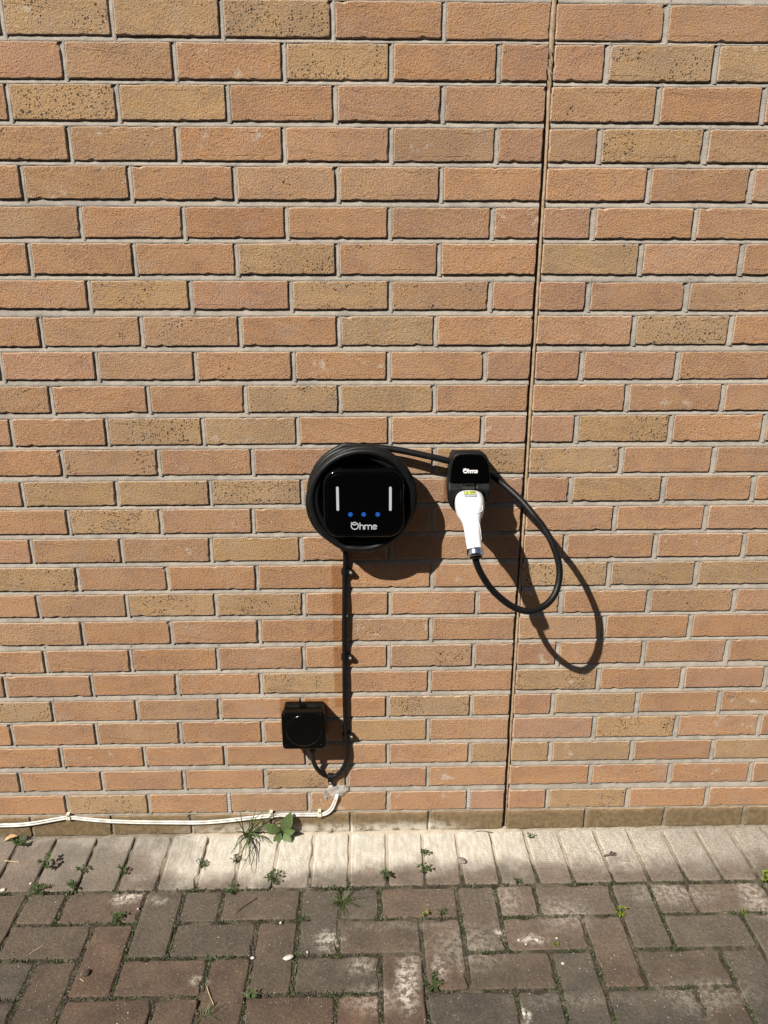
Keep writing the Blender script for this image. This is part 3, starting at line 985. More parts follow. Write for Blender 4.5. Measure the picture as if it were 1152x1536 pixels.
# the plug: a lofted handle whose head sits in the holster and whose grip leans out from the wall
secs = [  # px, py, distance, half width, half thickness
    (704.5, 753, .070, .0340, .0290), (704.5, 753.5, .090, .0342, .0290), (704.5, 755.5, .104, .0345, .0292), (704.8, 760, .117, .0336, .0300), (705.2, 766, .129, .0318, .0290),
    (705.8, 772, .140, .0288, .0262), (706.5, 778, .149, .0240, .0232), (707.4, 785, .158, .0204, .0208), (708.3, 793, .167, .0190, .0196), (709.3, 802, .177, .0182, .0190), (710.4, 811, .187, .0177, .0183), (711.6, 819, .195, .0173, .0176), (712.4, 825, .201, .0171, .0173)]
cen = [at(px, py, d) for px, py, d, _, _ in secs]
cs = []
ctr = catmull([(c.x, c.y, c.z) for c in cen], 4)
hw = catmull([(s[3], s[4], 0) for s in secs], 4)
rings = []
NS = 28
for i, c in enumerate(ctr):
    t = (ctr[min(i + 1, len(ctr) - 1)] - ctr[max(i - 1, 0)]).normalized()
    sx = Vector((1, 0, 0)); sx = (sx - t * sx.dot(t)).normalized()
    up = t.cross(sx).normalized()
    if up.z < 0: up = -up
    w, h = hw[i].x, hw[i].y
    e = 2.6 if i < 20 else 2.2
    ring = []
    for k in range(NS):
        a = 2 * math.pi * k / NS
        ca, sa = math.cos(a), math.sin(a)
        rx = math.copysign(abs(ca) ** (2 / e), ca) * w
        rz = math.copysign(abs(sa) ** (2 / e), sa) * h
        # thumb flute: a shallow waist on the upper face where head meets grip
        fl = math.exp(-((i - 30) / 7.0) ** 2) * max(0, sa) ** 3 * .0022
        ring.append(c + sx * rx + up * (rz - fl))
    rings.append(ring)
m = MB(); m.add(*loft(rings)); plug = m.build('plug', M_WHITE, cable, True)
bv = BVHTree.FromPolygons([Vector(v) for v in m.v], m.f)
# moulded seams of the plug: fine raised lines on the handle
def on_plug(px, py):
    v = ray(px, py).normalized()
    h, n, i, d = bv.ray_cast(CAM, v)
    if h is None: return None, None
    if n.dot(v) > 0: n = -n
    return h, n
def seam(pts, r=.0007):
    P = []
    for q in catmull([(x, y, 0) for x, y in pts], 6):
        h, n = on_plug(q.x, q.y)
        if h is not None: P.append(h + n * r * .25)
    if len(P) > 3:
        mm = MB(); mm.add(*tube(P, r, 6)); mm.build('moulded_seam', M_WHITE, plug, True)
seam([(688, 760), (693, 767), (702, 771), (709, 775)])
seam([(724, 758), (723, 766), (718, 769.5), (711, 772)])
seam([(700, 778), (706, 775.5), (713, 776), (717.5, 782), (720.5, 795), (722, 810)])
# warning sticker on the head of the plug: yellow-green upper field with a triangle, grey lower field
def patch(name, quad, mat, nx=6, ny=4, off=.0006):
    a, b, c, d = [Vector((*q, 0)) for q in quad]
    v, f = [], []
    for j in range(ny + 1):
        for i in range(nx + 1):
            p = (a * (1 - i / nx) + b * (i / nx)) * (1 - j / ny) + (d * (1 - i / nx) + c * (i / nx)) * (j / ny)
            h, n = on_plug(p.x, p.y)
            if h is None: return None
            v.append(h + n * off)
    for j in range(ny):
        for i in range(nx):
            k = j * (nx + 1) + i
            f.append((k, k + nx + 1, k + nx + 2, k + 1))
    return v, f
def lerp2(q, u0, u1, v0, v1):
    a, b, c, d = q
    P = lambda u, v: tuple((a[k] * (1 - u) + b[k] * u) * (1 - v) + (d[k] * (1 - u) + c[k] * u) * v for k in (0, 1))
    return [P(u0, v0), P(u1, v0), P(u1, v1), P(u0, v1)]
SQ = [(695.6, 737.3), (713.3, 736.6), (715.6, 745.4), (697.4, 746.2)]
for nm, uv, mat, off in (('warning_sticker', (0, 1, 0, 1), M_PRINT, .0004), ('sticker_field', (.05, .97, .07, .48), M_YEL, .0007), ('sticker_field', (.05, .97, .53, .95), M_GREY, .0007),
                         ('sticker_print', (.52, .90, .16, .24), M_PRINT, .0009), ('sticker_print', (.52, .90, .32, .38), M_PRINT, .0009), ('sticker_print', (.50, .92, .62, .67), M_LOGO, .0009), ('sticker_print', (.50, .92, .78, .83), M_LOGO, .0009)):
    r_ = patch(nm, lerp2(SQ, *uv), mat, off=off)
    if r_:
        o = mk(nm, r_[0], r_[1], mat, plug)
r_ = [on_plug(*q) for q in lerp2(SQ, .16, .34, .14, .42)]
if all(h is not None for h, n in r_):
    q = [h + n * .001 for h, n in r_]
    mk('warning_triangle', [(q[0] + q[1]) / 2, q[2], q[3]], [(0, 2, 1)], M_PRINT, plug)
r_ = [on_plug(*q) for q in lerp2(SQ, .14, .34, .60, .90)]
if all(h is not None for h, n in r_):
    q = [h + n * .001 for h, n in r_]
    ce = sum(q, Vector()) / 4; ux = (q[1] - q[0]) / 2; uy = (q[3] - q[0]) / 2
    ring = [[ce + (ux * math.cos(a) + uy * math.sin(a)) * s for a in [2 * math.pi * k / 14 for k in range(14)]] for s in (1, .68)]
    mk('warning_ring', *loft(ring, False, False), M_LOGO, plug)
# polished collar
e0, e1 = ctr[-1], None
tdir = (ctr[-1] - ctr[-5]).normalized()
prof = [(-.002, .0176), (.0, .0184), (.003, .0187), (.012, .0187), (.0165, .0176), (.0175, .0162), (.0165, .0145), (.008, .0135)]
sx = Vector((1, 0, 0)); sx = (sx - tdir * sx.dot(tdir)).normalized(); up = tdir.cross(sx)
rings = [[e0 + tdir * a + (sx * math.cos(2 * math.pi * k / 32) + up * math.sin(2 * math.pi * k / 32)) * r for k in range(32)] for a, r in prof]
m = MB(); m.add(*loft(rings)); m.build('collar', M_CHROME, plug, True)
rings = [[e0 + tdir * a + (sx * math.cos(2 * math.pi * k / 20) + up * math.sin(2 * math.pi * k / 20)) * r for k in range(20)] for a, r in ((.006, .0125), (.014, .0120), (.018, .0100), (.021, .0085))]
m = MB(); m.add(*loft(rings)); m.build('strain_relief', M_RUBBER, plug, True)

# ------------------------------------------------------------------ plug holster
DH = .076
HO = [(690, 679.2), (705, 678.4), (719, 678.8), (726, 680.8), (731.2, 686), (734.6, 694), (735.6, 708), (735.8, 722), (734.2, 735), (731, 748), (726, 760), (719.5, 771), (712, 780.5), (705, 784.5), (697, 781), (688, 772.5), (678.5, 762.5), (673.6, 756), (671.6, 747), (671.6, 735), (672.6, 720), (674.6, 703), (677, 691), (681.5, 682.5)]
ho = [at(x, y, DH) for x, y in HO]
ho = catmull([(p.x, 0, p.z) for p in ho], 3, True)
hc = at(705, 730, DH)
holster = empty('plug_holster', (hc.x, 0, hc.z), 'small black shield shaped plug holster with white lettering on its glossy face', 'plug holder')
sock = at(704.5, 753, DH)
def hd(x, z):
    zt0, zt1 = at(705, 725.5, DH).z, at(705, 731.5, DH).z
    k = sstep(zt0, zt1, z) if zt0 < zt1 else 1 - sstep(zt1, zt0, z)
    q = math.hypot((x - sock.x) / .041, (z - sock.z) / .036)
    d = DH + .0125 * k
    # hollow round the plug
    d -= .024 * (1 - sstep(.86, 1.02, q))
    return d
rings = []
for s, d in ((.93, .001), (.95, .02), (.985, .05), (1.0, .062)):
    ztop = at(705, 674.6, d).z
    rings.append([(hc.x + (p.x - hc.x) * s, -d, ztop + min(0, (hc.z + (p.z - hc.z) * s) - ztop)) for p in ho])
for s, back in ((1.0, .006), (.985, .0024), (.965, .0006), (.94, 0), (.88, 0), (.80, 0), (.72, 0), (.64, 0), (.56, 0), (.48, 0), (.40, 0), (.32, 0), (.2, 0), (.08, 0)):
    q = sock if s < .95 else hc
    t = sstep(.95, .70, s) if False else 0
    rr_ = []
    for p in ho:
        k = s
        x = hc.x + (p.x - hc.x) * k; z = hc.z + (p.z - hc.z) * k
        # slide the shrinking outline towards the socket so the face gets mesh where the hollow is
        z -= (hc.z - sock.z) * (1 - k) * .55
        rr_.append((x, -(hd(x, z) - back), z))
    rings.append(rr_)
m = MB(); m.add(*loft(rings)); ob_ = m.build('body', M_MATTE, holster, True)
# glossy upper face
face = [(690, 682.2), (705, 681.4), (718, 681.8), (724.5, 683.6), (728.8, 688.5), (731.2, 697), (732.8, 708), (733, 724), (720, 724.6), (705, 724.8), (690, 724.6), (675.6, 724), (676.4, 712), (677.8, 700), (680, 691), (684, 684.6)]
fv = [at(x, y, DH + .003) for x, y in face]
cxf = sum(p.x for p in fv) / len(fv); czf = sum(p.z for p in fv) / len(fv)
rings = [[(cxf + (p.x - cxf) * s, -d, czf + (p.z - czf) * s) for p in fv] for s, d in ((1.02, DH - .012), (1.0, DH + .0015), (.985, DH + .0030), (.96, DH + .0036))]
m = MB(); m.add(*loft(rings)); m.build('front_panel', M_BLACKGLOSS, holster)
c = at(705.6, 706.3, DH + .004)
wordmark('wordmark', (c.x, c.z), at(716.6, 706, DH).x - at(695, 706, DH).x, -DH - .0032, -DH - .0048, 52, M_LOGOW, holster)
q0, q1 = at(694, 727.2, DH + .012), at(712, 731, DH + .012)
m = MB(); m.add([(q0.x, -DH - .0052, q0.z), (q1.x, -DH - .0052, q0.z), (q1.x, -DH - .0118, q1.z), (q0.x, -DH - .0118, q1.z)], [(0, 3, 2, 1)])
# latch slot above the plug
m = MB(); m.add(*box(q0.x, q1.x, -DH - .0135, -DH, q1.z - .004, q1.z + .001)); m.build('latch', plain('latch_green', (.020, .026, .016), .5), holster)

# ------------------------------------------------------------------ supply cable and its clips
sup = empty('supply_cable', (at(517, 980).x, 0, at(517, 980).z), 'black supply cable running straight down the bricks and looping up into the junction box', 'cable')
SP = [(518, 805, .012), (518, 825, .012), (518, 846, .008), (517.2, 858, .0065), (516.8, 880, .008), (516.6, 905, .0112), (516.6, 940, .0118), (516.6, 965, .0092), (516.8, 985, .0065), (516.8, 1010, .0085), (517.0, 1040, .0100), (517.6, 1066, .0095), (518.4, 1088, .0080), (519.2, 1104, .0068), (521.0, 1121, .0088), (520.6, 1134, .0100), (517.5, 1146, .0100), (511.0, 1157, .0090), (503.0, 1163.6, .0075), (495.4, 1165.6, .0068), (487, 1163, .0085), (479, 1157, .013), (472.5, 1148, .019), (469.4, 1138, .026), (468.8, 1128, .030), (469, 1118, .031)]
pth = catmull([at(*q) for q in SP], 6)
m = MB(); m.add(*tube(pth, .0061, 12)); m.build('cord', M_RUBBER, sup, True)

def clip(name, px, py, ang, label, group, parent_dx=.0):
    """saddle clip: a strap round the cable and a thick tab with a screw; ang turns the tab, 0 = to the right"""
    c = at(px, py, .0065)
    e = empty(name, (c.x, 0, c.z), label, 'cable clip', group)
    R = Matrix.Rotation(-math.radians(ang), 3, 'Y')
    def tr(v): return [tuple(R @ Vector((x, y, z)) + Vector((c.x, 0, c.z))) for x, y, z in v]
    prof = []
    for k in range(13):
        a = math.pi * (1 - k / 12)
        prof.append((.0090 * math.cos(a), -.0072 - .0078 * math.sin(a)))
    outer = [(-.0090, -.0005)] + prof + [(.0090, -.0005)]
    inner = [(.0066, -.0005)] + [(.0066 * math.cos(math.pi * k / 12), -.0072 - .0056 * math.sin(math.pi * k / 12)) for k in range(13)] + [(-.0066, -.0005)]
    loop = outer + inner
    hh = .0072
    v = [(x, y, -hh) for x, y in loop] + [(x, y, hh) for x, y in loop]
    n = len(outer); N2 = len(loop)
    f = []
    for i in range(n - 1):
        f += [(i, i + 1, N2 + i + 1, N2 + i), (N2 - 1 - i, i, i + 1, N2 - 2 - i)[:4]]
        f += [(N2 + i, N2 + i + 1, 2 * N2 - 2 - i, 2 * N2 - 1 - i)]
        f += [(n + i, n + i + 1, N2 + n + i + 1, N2 + n + i)]
    m = MB(); m.add(tr(v), f); m.build('strap', M_MATTE, e)
    tab = [(.0075, .0062), (.013, .0066), (.018, .0056), (.0215, .0030), (.0222, .0), (.0215, -.0030), (.018, -.0056), (.013, -.0066), (.0075, -.0062)]
    m = MB()
    m.add(*loft([tr([(x, -d, z) for x, z in tab]) for d in (.0005, .0125, .0138)] + [tr([(.014 + (x - .014) * .86, -.0143, z * .86) for x, z in tab])]))
    m.build('tab', M_MATTE, e)
    m = MB()
    s = R @ Vector((.0155, 0, 0)) + Vector((c.x, 0, c.z))
    m.add(*disc(s, .0037, -.0140, -.0158, 14, .0006)); sc_ = m.build('screw', M_STEEL, e)
    m = MB(); m.add(*disc(s, .0013, -.0150, -.0160, 6)); m.build('drive_hole', M_PRINT, sc_)
    return e
gsc = 'black screw clips along the black supply cable'
clip('cable_clip', 517.2, 857.5, 0, 'black screw clip on the supply cable just under the round charger', gsc)
clip('cable_clip', 516.8, 985.3, 0, 'black screw clip halfway down the straight run of black supply cable', gsc)
clip('cable_clip', 519.2, 1104.2, 8, 'black screw clip on the supply cable right beside the junction box', gsc)
clip('cable_clip', 495.6, 1165.2, 268, 'black screw clip at the bottom of the cable loop below the junction box', gsc)

# ------------------------------------------------------------------ junction box
DB = .062
bl, br, bt, bb = at(422.6, 1096, DB), at(487.8, 1096, DB), at(455, 1069, DB), at(455, 1123.8, DB)
bc = ((bl.x + br.x) / 2, (bt.z + bb.z) / 2); BW, BH = br.x - bl.x, bt.z - bb.z
jb = empty('junction_box', (bc[0], 0, bc[1]), 'square black plastic junction box on the bricks above the white wires', 'junction box')
m = MB(); m.add(*shell(BW, BH, .0095, [(.0045, .001), (.0028, .044)], bc, 5)); m.build('body', M_BOX, jb)
m = MB(); m.add(*shell(BW, BH, .0100, [(.0040, .044), (.0006, .0448), (.0, .046), (.0, .0590), (.0006, .0608), (.0022, DB)], bc, 5)); lid = m.build('lid', M_BOX, jb)
m = MB()
rr = .047
m.add(*loft([[(bc[0] + q * math.cos(2 * math.pi * k / 44), -d, bc[1] + q * math.sin(2 * math.pi * k / 44)) for k in range(44)] for q, d in ((rr, DB - .001), (rr, DB + .0001), (rr - .004, DB + .0003), (rr - .010, DB + .0004))]))
m.build('embossed_disc', M_BOX, lid, True)
for p in lid.children[-1].data.polygons: p.use_smooth = len(p.vertices) == 4
for sx_ in (-1, 1):
    for sz_ in (-1, 1):
        m = MB(); m.add(*disc(Vector((bc[0] + sx_ * (BW / 2 - .010), 0, bc[1] + sz_ * (BH / 2 - .010))), .0045, -DB + .001, -DB - .0010, 14, .0006)); m.build('lid_screw', M_BOX, lid)
# ribs and knock-out on the top, gland below
zt1 = bc[1] + BH / 2 - .003
for dx in (-.048, -.043, -.038, .036, .041, .046):
    m = MB(); m.add(*box(bc[0] + dx - .0008, bc[0] + dx + .0008, -.040, -.006, zt1 - .004, zt1 + .0012)); m.build('rib', M_BOX, jb)
m = MB()
kc = (bc[0] - .002, -.024)
m.add(*loft([[(kc[0] + q * math.cos(2 * math.pi * k / 24), kc[1] + q * math.sin(2 * math.pi * k / 24), z) for k in range(24)] for q, z in ((.0105, zt1 - .004), (.0105, zt1 + .0016), (.0085, zt1 + .0016), (.0080, zt1 - .0002), (.005, zt1 - .0002), (.0045, zt1 + .0014), (.0010, zt1 + .0014))]))
m.build('knockout', M_BOX, jb)
gc_ = at(469, 1126, .031)
m = MB()
zz0 = bc[1] - BH / 2 + .004
m.add(*loft([[(gc_.x + q * math.cos(2 * math.pi * k / 12), -.031 + q * math.sin(2 * math.pi * k / 12), z) for k in range(12)] for q, z in ((.0115, zz0), (.0115, zz0 - .020), (.0098, zz0 - .020), (.0098, zz0 - .029), (.0080, zz0 - .033), (.0066, zz0 - .0335))]))
m.build('gland', M_MATTE, jb)

# ------------------------------------------------------------------ white twin wire along the foot of the wall
wc = empty('white_wire', (at(250, 1232).x, 0, at(250, 1232).z), 'pair of white wires sagging along the foot of the wall', 'wire')
wpx = [(-160, 1243), (-80, 1241.5), (0, 1238), (25, 1237.3), (52, 1234.6), (80, 1229.6), (103, 1226.2), (128, 1228.4), (160, 1231.2), (205, 1233), (250, 1233.4), (295, 1233.6), (330, 1231.6), (370, 1227.4), (407, 1223.2), (440, 1222), (478, 1221.6), (489, 1219.6), (497, 1213.5), (502, 1204), (505, 1195), (507, 1189)]
wp = [at(x, y, .0045) for x, y in wpx]
wp[-2].y = -.007; wp[-1].y = .004
wp = catmull(wp, 6)
for s in (-1, 0, 1):
    q = []
    for i, p in enumerate(wp):
        t = (wp[min(i + 1, len(wp) - 1)] - wp[max(i - 1, 0)]); t.y = 0; t.normalize()
        n = Vector((-t.z, 0, t.x))
        k = 1 - .5 * sstep(len(wp) - 22, len(wp) - 1, i)
        q.append(p + n * s * .0034 * k + Vector((0, -.0006 if s else .0014, 0)))
    if s == 0: continue
    m = MB(); m.add(*tube(q, .0028, 8)); m.build('strand', M_CABLEW, wc, True)
gwc = 'cream clips nailed over the white wires'
for (px, py), lab in (((103, 1226.6), 'cream wire clip at the far left, on the hump of the white wires'), ((407, 1223.2), 'cream wire clip above the grass tuft and the broad leaved weed'), ((479.5, 1221.8), 'cream wire clip just before the white wires bend up into the wall')):
    c = at(px, py, .005)
    e = empty('wire_clip', (c.x, 0, c.z), lab, 'cable clip', gwc)
    m = MB()
    pts = [(-.0085, 0), (-.0085, -.0060), (-.0060, -.0092), (.0, -.0102), (.0060, -.0092), (.0085, -.0060), (.0085, 0)]
    m.add(*loft([[(c.x + x, y, c.z + z) for z, y in pts] for x in (-.0052, .0052)]))
    m.add(*box(c.x - .0042, c.x + .0042, -.0098, .0, c.z + .0055, c.z + .0150))
    m.build('saddle', M_CREAM, e)
    m = MB(); m.add(*disc(Vector((c.x, 0, c.z + .0108)), .0026, -.009, -.0112, 10)); m.build('nail', M_STEEL, e)
# silicone where the wires enter the wall
c = at(506, 1187)
sp = empty('silicone_patch', (c.x, 0, c.z), 'smeared greyish sealant where the white wires enter the brick', 'sealant')
NR = 26
rings = []
r5 = random.Random(9)
amp = [1 + .10 * math.sin(k * .7 + 1) + r5.uniform(-.10, .10) for k in range(NR)]
for s, d in ((1.0, -.002), (.97, .0012), (.7, .0030), (.38, .0048), (.12, .0056)):
    rings.append([(c.x + (.030 + .006 * math.cos(2 * math.pi * k / NR)) * s * amp[k] * math.cos(2 * math.pi * k / NR) - .004, -d - r5.uniform(0, .0008), c.z + .003 + .026 * s * amp[k] * math.sin(2 * math.pi * k / NR)) for k in range(NR)])
m = MB(); m.add(*loft(rings)); m.build('smear', M_SILI, sp, True)
m = MB()
for a in range(5):
    q = [(c.x - .020 - .004 * a - .003 * r5.random(), -.0022, c.z - .012 + .005 * a), (c.x - .036 - .003 * r5.random(), -.003, c.z - .018 + .004 * a), (c.x - .030, -.002, c.z - .026 + .003 * a)]
    m.add(*tube(catmull(q, 4), .0011, 6))
m.build('string', M_SILI, sp, True)

# ------------------------------------------------------------------ moss in the joints (uncountable)
rm_ = random.Random(31)
def tuft(mb, p, size, n, r, flat=.5):
    for _ in range(n):
        a = r.uniform(0, 6.283); t = r.uniform(.1, 1.1)
        d = Vector((math.cos(a) * math.cos(t * flat), math.sin(a) * math.cos(t * flat), math.sin(t)))
        s = size * r.uniform(.5, 1.1)
        w = Vector((-math.sin(a), math.cos(a), r.uniform(-.4, .4))) * s * .33
        b = p + Vector((r.uniform(-1, 1), r.uniform(-1, 1), 0)) * size * .5
        mb.add([b - w, b + w, b + d * s + w * .5, b + d * s - w * .5], [(0, 1, 2, 3)])
mossv = MB(); soilv = MB()
def moss_line(a, b, dens, r):
    L = (b - a).length
    n = int(L / .0012)
    for i in range(n):
        t = (i + r.random()) / n
        p = a.lerp(b, t) + Vector((r.uniform(-.0036, .0036), r.uniform(-.0036, .0036), 0))
        k = mnoise.noise(Vector((p.x * 14, p.y * 14, 2.2))) + .5 * mnoise.noise(Vector((p.x * 45, p.y * 45, 7.2)))
        near = sstep(-.205, -.12, p.y)              # the cement splash has kept the moss away from the wall
        if k + dens - 1.5 * near * (1 if -.95 < p.x < .5 else .5) < r.uniform(-.15, .35): continue
        p.z = -.0042
        tgt = mossv if mnoise.noise(Vector((p.x * 22, p.y * 22, 11))) > -.02 else soilv
        tuft(tgt, p, r.uniform(.0030, .0075), 3, r)
for i in range(len(HW)):
    moss_line(Vector((HW[i], -.01, 0)), Vector((HF[i], -.203, 0)), .02, rm_)
moss_line(Vector((-1.5, -.2055, 0)), Vector((.72, -.2055, 0)), .12, rm_)
for r_ in range(0, 5):
    for i in range(-3, 19):
        q = (i + r_) % 4
        y0 = Y0 - PR * r_; y1 = y0 - PR
        x0, x1 = colx(i), colx(i + 1)
        if q in (0, 2, 3): moss_line(Vector((x0, y0, 0)), Vector((x0, y1, 0)), .26, rm_)
        if q in (0, 1, 3): moss_line(Vector((x0, y1, 0)), Vector((x1, y1, 0)), .22, rm_)
tag(mossv.build('moss', M_MOSS), 'dark green moss growing in the paving joints', 'moss', kind='stuff')
tag(soilv.build('joint_soil', M_SOIL), 'dark crumbs of soil lying in the paving joints', 'soil', kind='stuff')

# ------------------------------------------------------------------ weeds, each a plant of its own
def blade(mb, base, dirv, length, w, droop, r, n=5):
    d = Vector(dirv).normalized()
    side = d.cross(Vector((0, 0, 1)))
    if side.length < .1: side = Vector((1, 0, 0))
    side.normalize()
    L, R = [], []
    p = Vector(base)
    dd = d.copy()
    for i in range(n + 1):
        t = i / n
        ww = w * (1 - t) ** .7 * .5 + .0001
        L.append(p - side * ww); R.append(p + side * ww)
        dd = (dd + Vector((0, 0, -droop / n))).normalized()
        p = p + dd * length / n
    mb.add(L + R, [(i, n + 1 + i, n + 2 + i, i + 1) for i in range(n)])

def leaf(mb, base, tip, width, cup=.15, up=Vector((0, 0, 1)), n=6):
    base, tip = Vector(base), Vector(tip)
    ax = tip - base; L = ax.length
    side = ax.cross(up).normalized() * width
    nrm = side.cross(ax).normalized()
    prof = [0.06, .55, .92, 1.0, .85, .5, .02]
    C, A, B = [], [], []
    for i in range(n + 1):
        t = i / n
        c = base + ax * t + nrm * (math.sin(t * math.pi) * L * .08)
        w = prof[i] * .5
        e = nrm * width * cup * prof[i] * (1 + .25 * math.sin(i * 2.3))
        C.append(c); A.append(c - side * w + e); B.append(c + side * w + e)
    v = A + C + B
    m_ = n + 1
    f = []
    for i in range(n):
        f += [(i, m_ + i, m_ + i + 1, i + 1), (m_ + i, 2 * m_ + i, 2 * m_ + i + 1, m_ + i + 1)]
    mb.add(v, f)

def grass_tuft(px, py, n, L, label, r, w=.0024, lean=(0, -.2), h=0.0):
    b = gr(px, py, h)
    e = empty('grass_tuft', tuple(b), label, 'grass', 'grass tufts in the paving joints')
    mb = MB()
    for i in range(n):
        a = r.uniform(0, 6.283)
        el = r.uniform(.15, 1.1)
        d = Vector((math.cos(a) * math.cos(el) + lean[0], math.sin(a) * math.cos(el) + lean[1], math.sin(el)))
        if b.y + d.normalized().y * L > -.004: d.y = -abs(d.y) * .3
        blade(mb, b + Vector((r.uniform(-.008, .008), r.uniform(-.006, .002), -.004)), d, L * r.uniform(.5, 1.15), w * r.uniform(.7, 1.2), r.uniform(.3, 1.2), r)
    mb.build('blades', M_GRASS, e)
    return e

def weed(px, py, n, s, label, r, mat=None, tall=0.0, spread=.018):
    s *= .70; tall *= .85
    b = gr(px, py, 0)
    e = empty('weed', tuple(b), label, 'weed', 'small weeds in the paving joints')
    st = MB(); lf = MB()
    for i in range(n):
        a = r.uniform(0, 6.283)
        hh = tall * r.uniform(.3, 1) + .003
        st_top = b + Vector((math.cos(a) * spread * r.uniform(.15, .8), min(-b.y - .004, math.sin(a) * spread * r.uniform(.15, .8)), hh))
        if st_top.y > -.003: st_top.y = -.003
        st.add(*tube([b + Vector((0, 0, -.005)), b.lerp(st_top, .5) + Vector((0, 0, hh * .3)), st_top], .0007, 5))
        for k in range(2):
            a2 = a + r.uniform(-1.3, 1.3)
            t = st_top + Vector((math.cos(a2), math.sin(a2), r.uniform(-.25, .55))) * s * r.uniform(.7, 1.25)
            if t.y > -.002: t.y = -.002
            leaf(lf, st_top, t, s * r.uniform(.42, .62), .15)
    st.build('stem', M_LEAF, e)
    lf.build('leaves', mat or M_LEAF, e)
    return e

rw = random.Random(77)
# broad leaved plant at the wall, five leaves read off one by one
b = gr(424, 1252, .0)
e = empty('broad_leaf_weed', tuple(b), 'weed with five broad green leaves growing against the wall below the white wires', 'weed')
for base, tip, w in (((424.5, 1247, .012), (437, 1217.5, .015), .034), ((420.5, 1246, .014), (395, 1238, .020), .032), ((421.5, 1250, .016), (411, 1268, .040), .026), ((426, 1250, .016), (438, 1268, .046), .027), ((426, 1247, .015), (443, 1246, .030), .022)):
    mb = MB(); leaf(mb, at(*base), at(*tip), w, .10, up=Vector((0, -1, .35))); mb.build('leaf', M_LEAFD, e, True)
mb = MB()
for q in ((424.5, 1247, .012), (420.5, 1246, .014), (421.5, 1250, .016), (426, 1250, .016), (426, 1247, .015)):
    mb.add(*tube([b + Vector((0, 0, -.006)), at(*q)], .0012, 6))
mb.build('stem', M_LEAF, e)

# the big grass tuft beside it
b = gr(372, 1250)
e = empty('grass_tuft', tuple(b), 'large tuft of long dry green grass against the wall left of the broad leaved weed', 'grass', 'grass tufts in the paving joints')
mb = MB()
for tip in [(352, 1228), (360, 1217), (378, 1226), (392, 1228), (400, 1238), (409, 1225), (415, 1222), (398, 1257), (406, 1265), (386, 1268), (380, 1281), (374, 1298), (368, 1284), (352, 1274), (346, 1281), (358, 1262), (384, 1214), (393, 1262), (390, 1249), (364, 1240), (402, 1212), (371, 1272), (382, 1292), (348, 1250), (410, 1252), (378, 1308), (357, 1304)]:
    d_ = rw.uniform(.012, .045)
    t = at(tip[0], tip[1], d_) if tip[1] < 1256 else gr(tip[0], tip[1], rw.uniform(.004, .02))
    a = b + Vector((rw.uniform(-.012, .012), rw.uniform(-.010, .0), -.003))
    mid = a.lerp(t, .5) + Vector((0, -.006, .018))
    q = catmull([a, mid, t], 4)
    L, R = [], []
    for i, p in enumerate(q):
        ww = .0015 * (1 - i / len(q)) ** .6 + .0002
        tt = (q[min(i + 1, len(q) - 1)] - q[max(0, i - 1)]).normalized(); sd = tt.cross(Vector((0, -.8, .6))).normalized()
        L.append(p - sd * ww); R.append(p + sd * ww)
    k = len(q)
    mb.add(L + R, [(i, k + i, k + i + 1, i + 1) for i in range(k - 1)])
mb.build('blades', M_GRASS, e)
grass_tuft(513, 1352, 70, .052, 'spiky grass tuft between dark pavers below the bend in the white wires', rw, .0024)
grass_tuft(308, 1522, 26, .036, 'grass tuft at the bottom edge of the photo, left of its middle', rw)
weed(30, 1268, 14, .016, 'bushy green weed by the wall beside the fallen dry leaf', rw, tall=.022, spread=.024)
weed(72, 1302, 12, .020, 'leafy weed in the second visible header joint from the left, casting a long shadow', rw, tall=.034, spread=.018)
weed(58, 1337, 14, .013, 'low mossy weed at the lower end of the leftmost header joint with plants', rw, tall=.010, spread=.026)
weed(124, 1309, 8, .014, 'small green weed in the header joint below the hump of the white wires', rw, tall=.020, spread=.012)
weed(112, 1334, 7, .018, 'pale leaved weed where a header joint meets the dark herringbone on the left', rw, tall=.022, spread=.016)
weed(184, 1311, 9, .013, 'small dark weed low in the joint at the left end of the pale splash', rw, tall=.020, spread=.014)
weed(177, 1381, 22, .012, 'flat cushion of weed between dark pavers on the left', rw, tall=.010, spread=.026)
weed(300, 1300, 16, .008, 'string of dark dry weed filling the header joint left of the grass tuft', rw, M_MOSS, tall=.010, spread=.022)
weed(355, 1292, 12, .008, 'dark dry weed in the header joint just below the long grass', rw, M_MOSS, tall=.010, spread=.020)
weed(349, 1338, 16, .011, 'green weed at the joint crossing below the grass tuft', rw, tall=.012, spread=.022)
weed(411, 1322, 18, .013, 'bushy weed in the joint straight below the broad leaved weed', rw, tall=.020, spread=.026)
weed(577, 1319, 12, .014, 'bright green weed in the header joint right of the bend in the white wires', rw, tall=.022, spread=.014)
e = None
weed(636, 1283, 9, .013, 'topmost leafy sprig of the tall weed row in one white header joint', rw, tall=.022, spread=.012)
weed(636, 1308, 12, .013, 'leafy weed with a side shoot low in the same white header joint as another sprig', rw, tall=.022, spread=.018)
weed(775, 1325, 7, .010, 'small weed in front of the white headers, right of the middle', rw, tall=.014, spread=.012)
weed(795, 1257, 7, .011, 'tiny weed at the wall right of the movement joint', rw, M_LEAFD, tall=.014, spread=.010)
weed(1146, 1322, 11, .017, 'bright green weed cut by the right edge of the photo', rw, M_LIME, tall=.026, spread=.018)
weed(638, 1374, 8, .008, 'yellow green sprout between dark pavers below the middle', rw, M_LIME, tall=.008, spread=.010)
weed(663, 1371, 8, .008, 'low green weed right of the yellow green sprout', rw, tall=.006, spread=.014)
weed(932, 1371, 10, .012, 'bright green sprout between brown pavers on the right', rw, M_LIME, tall=.010, spread=.016)
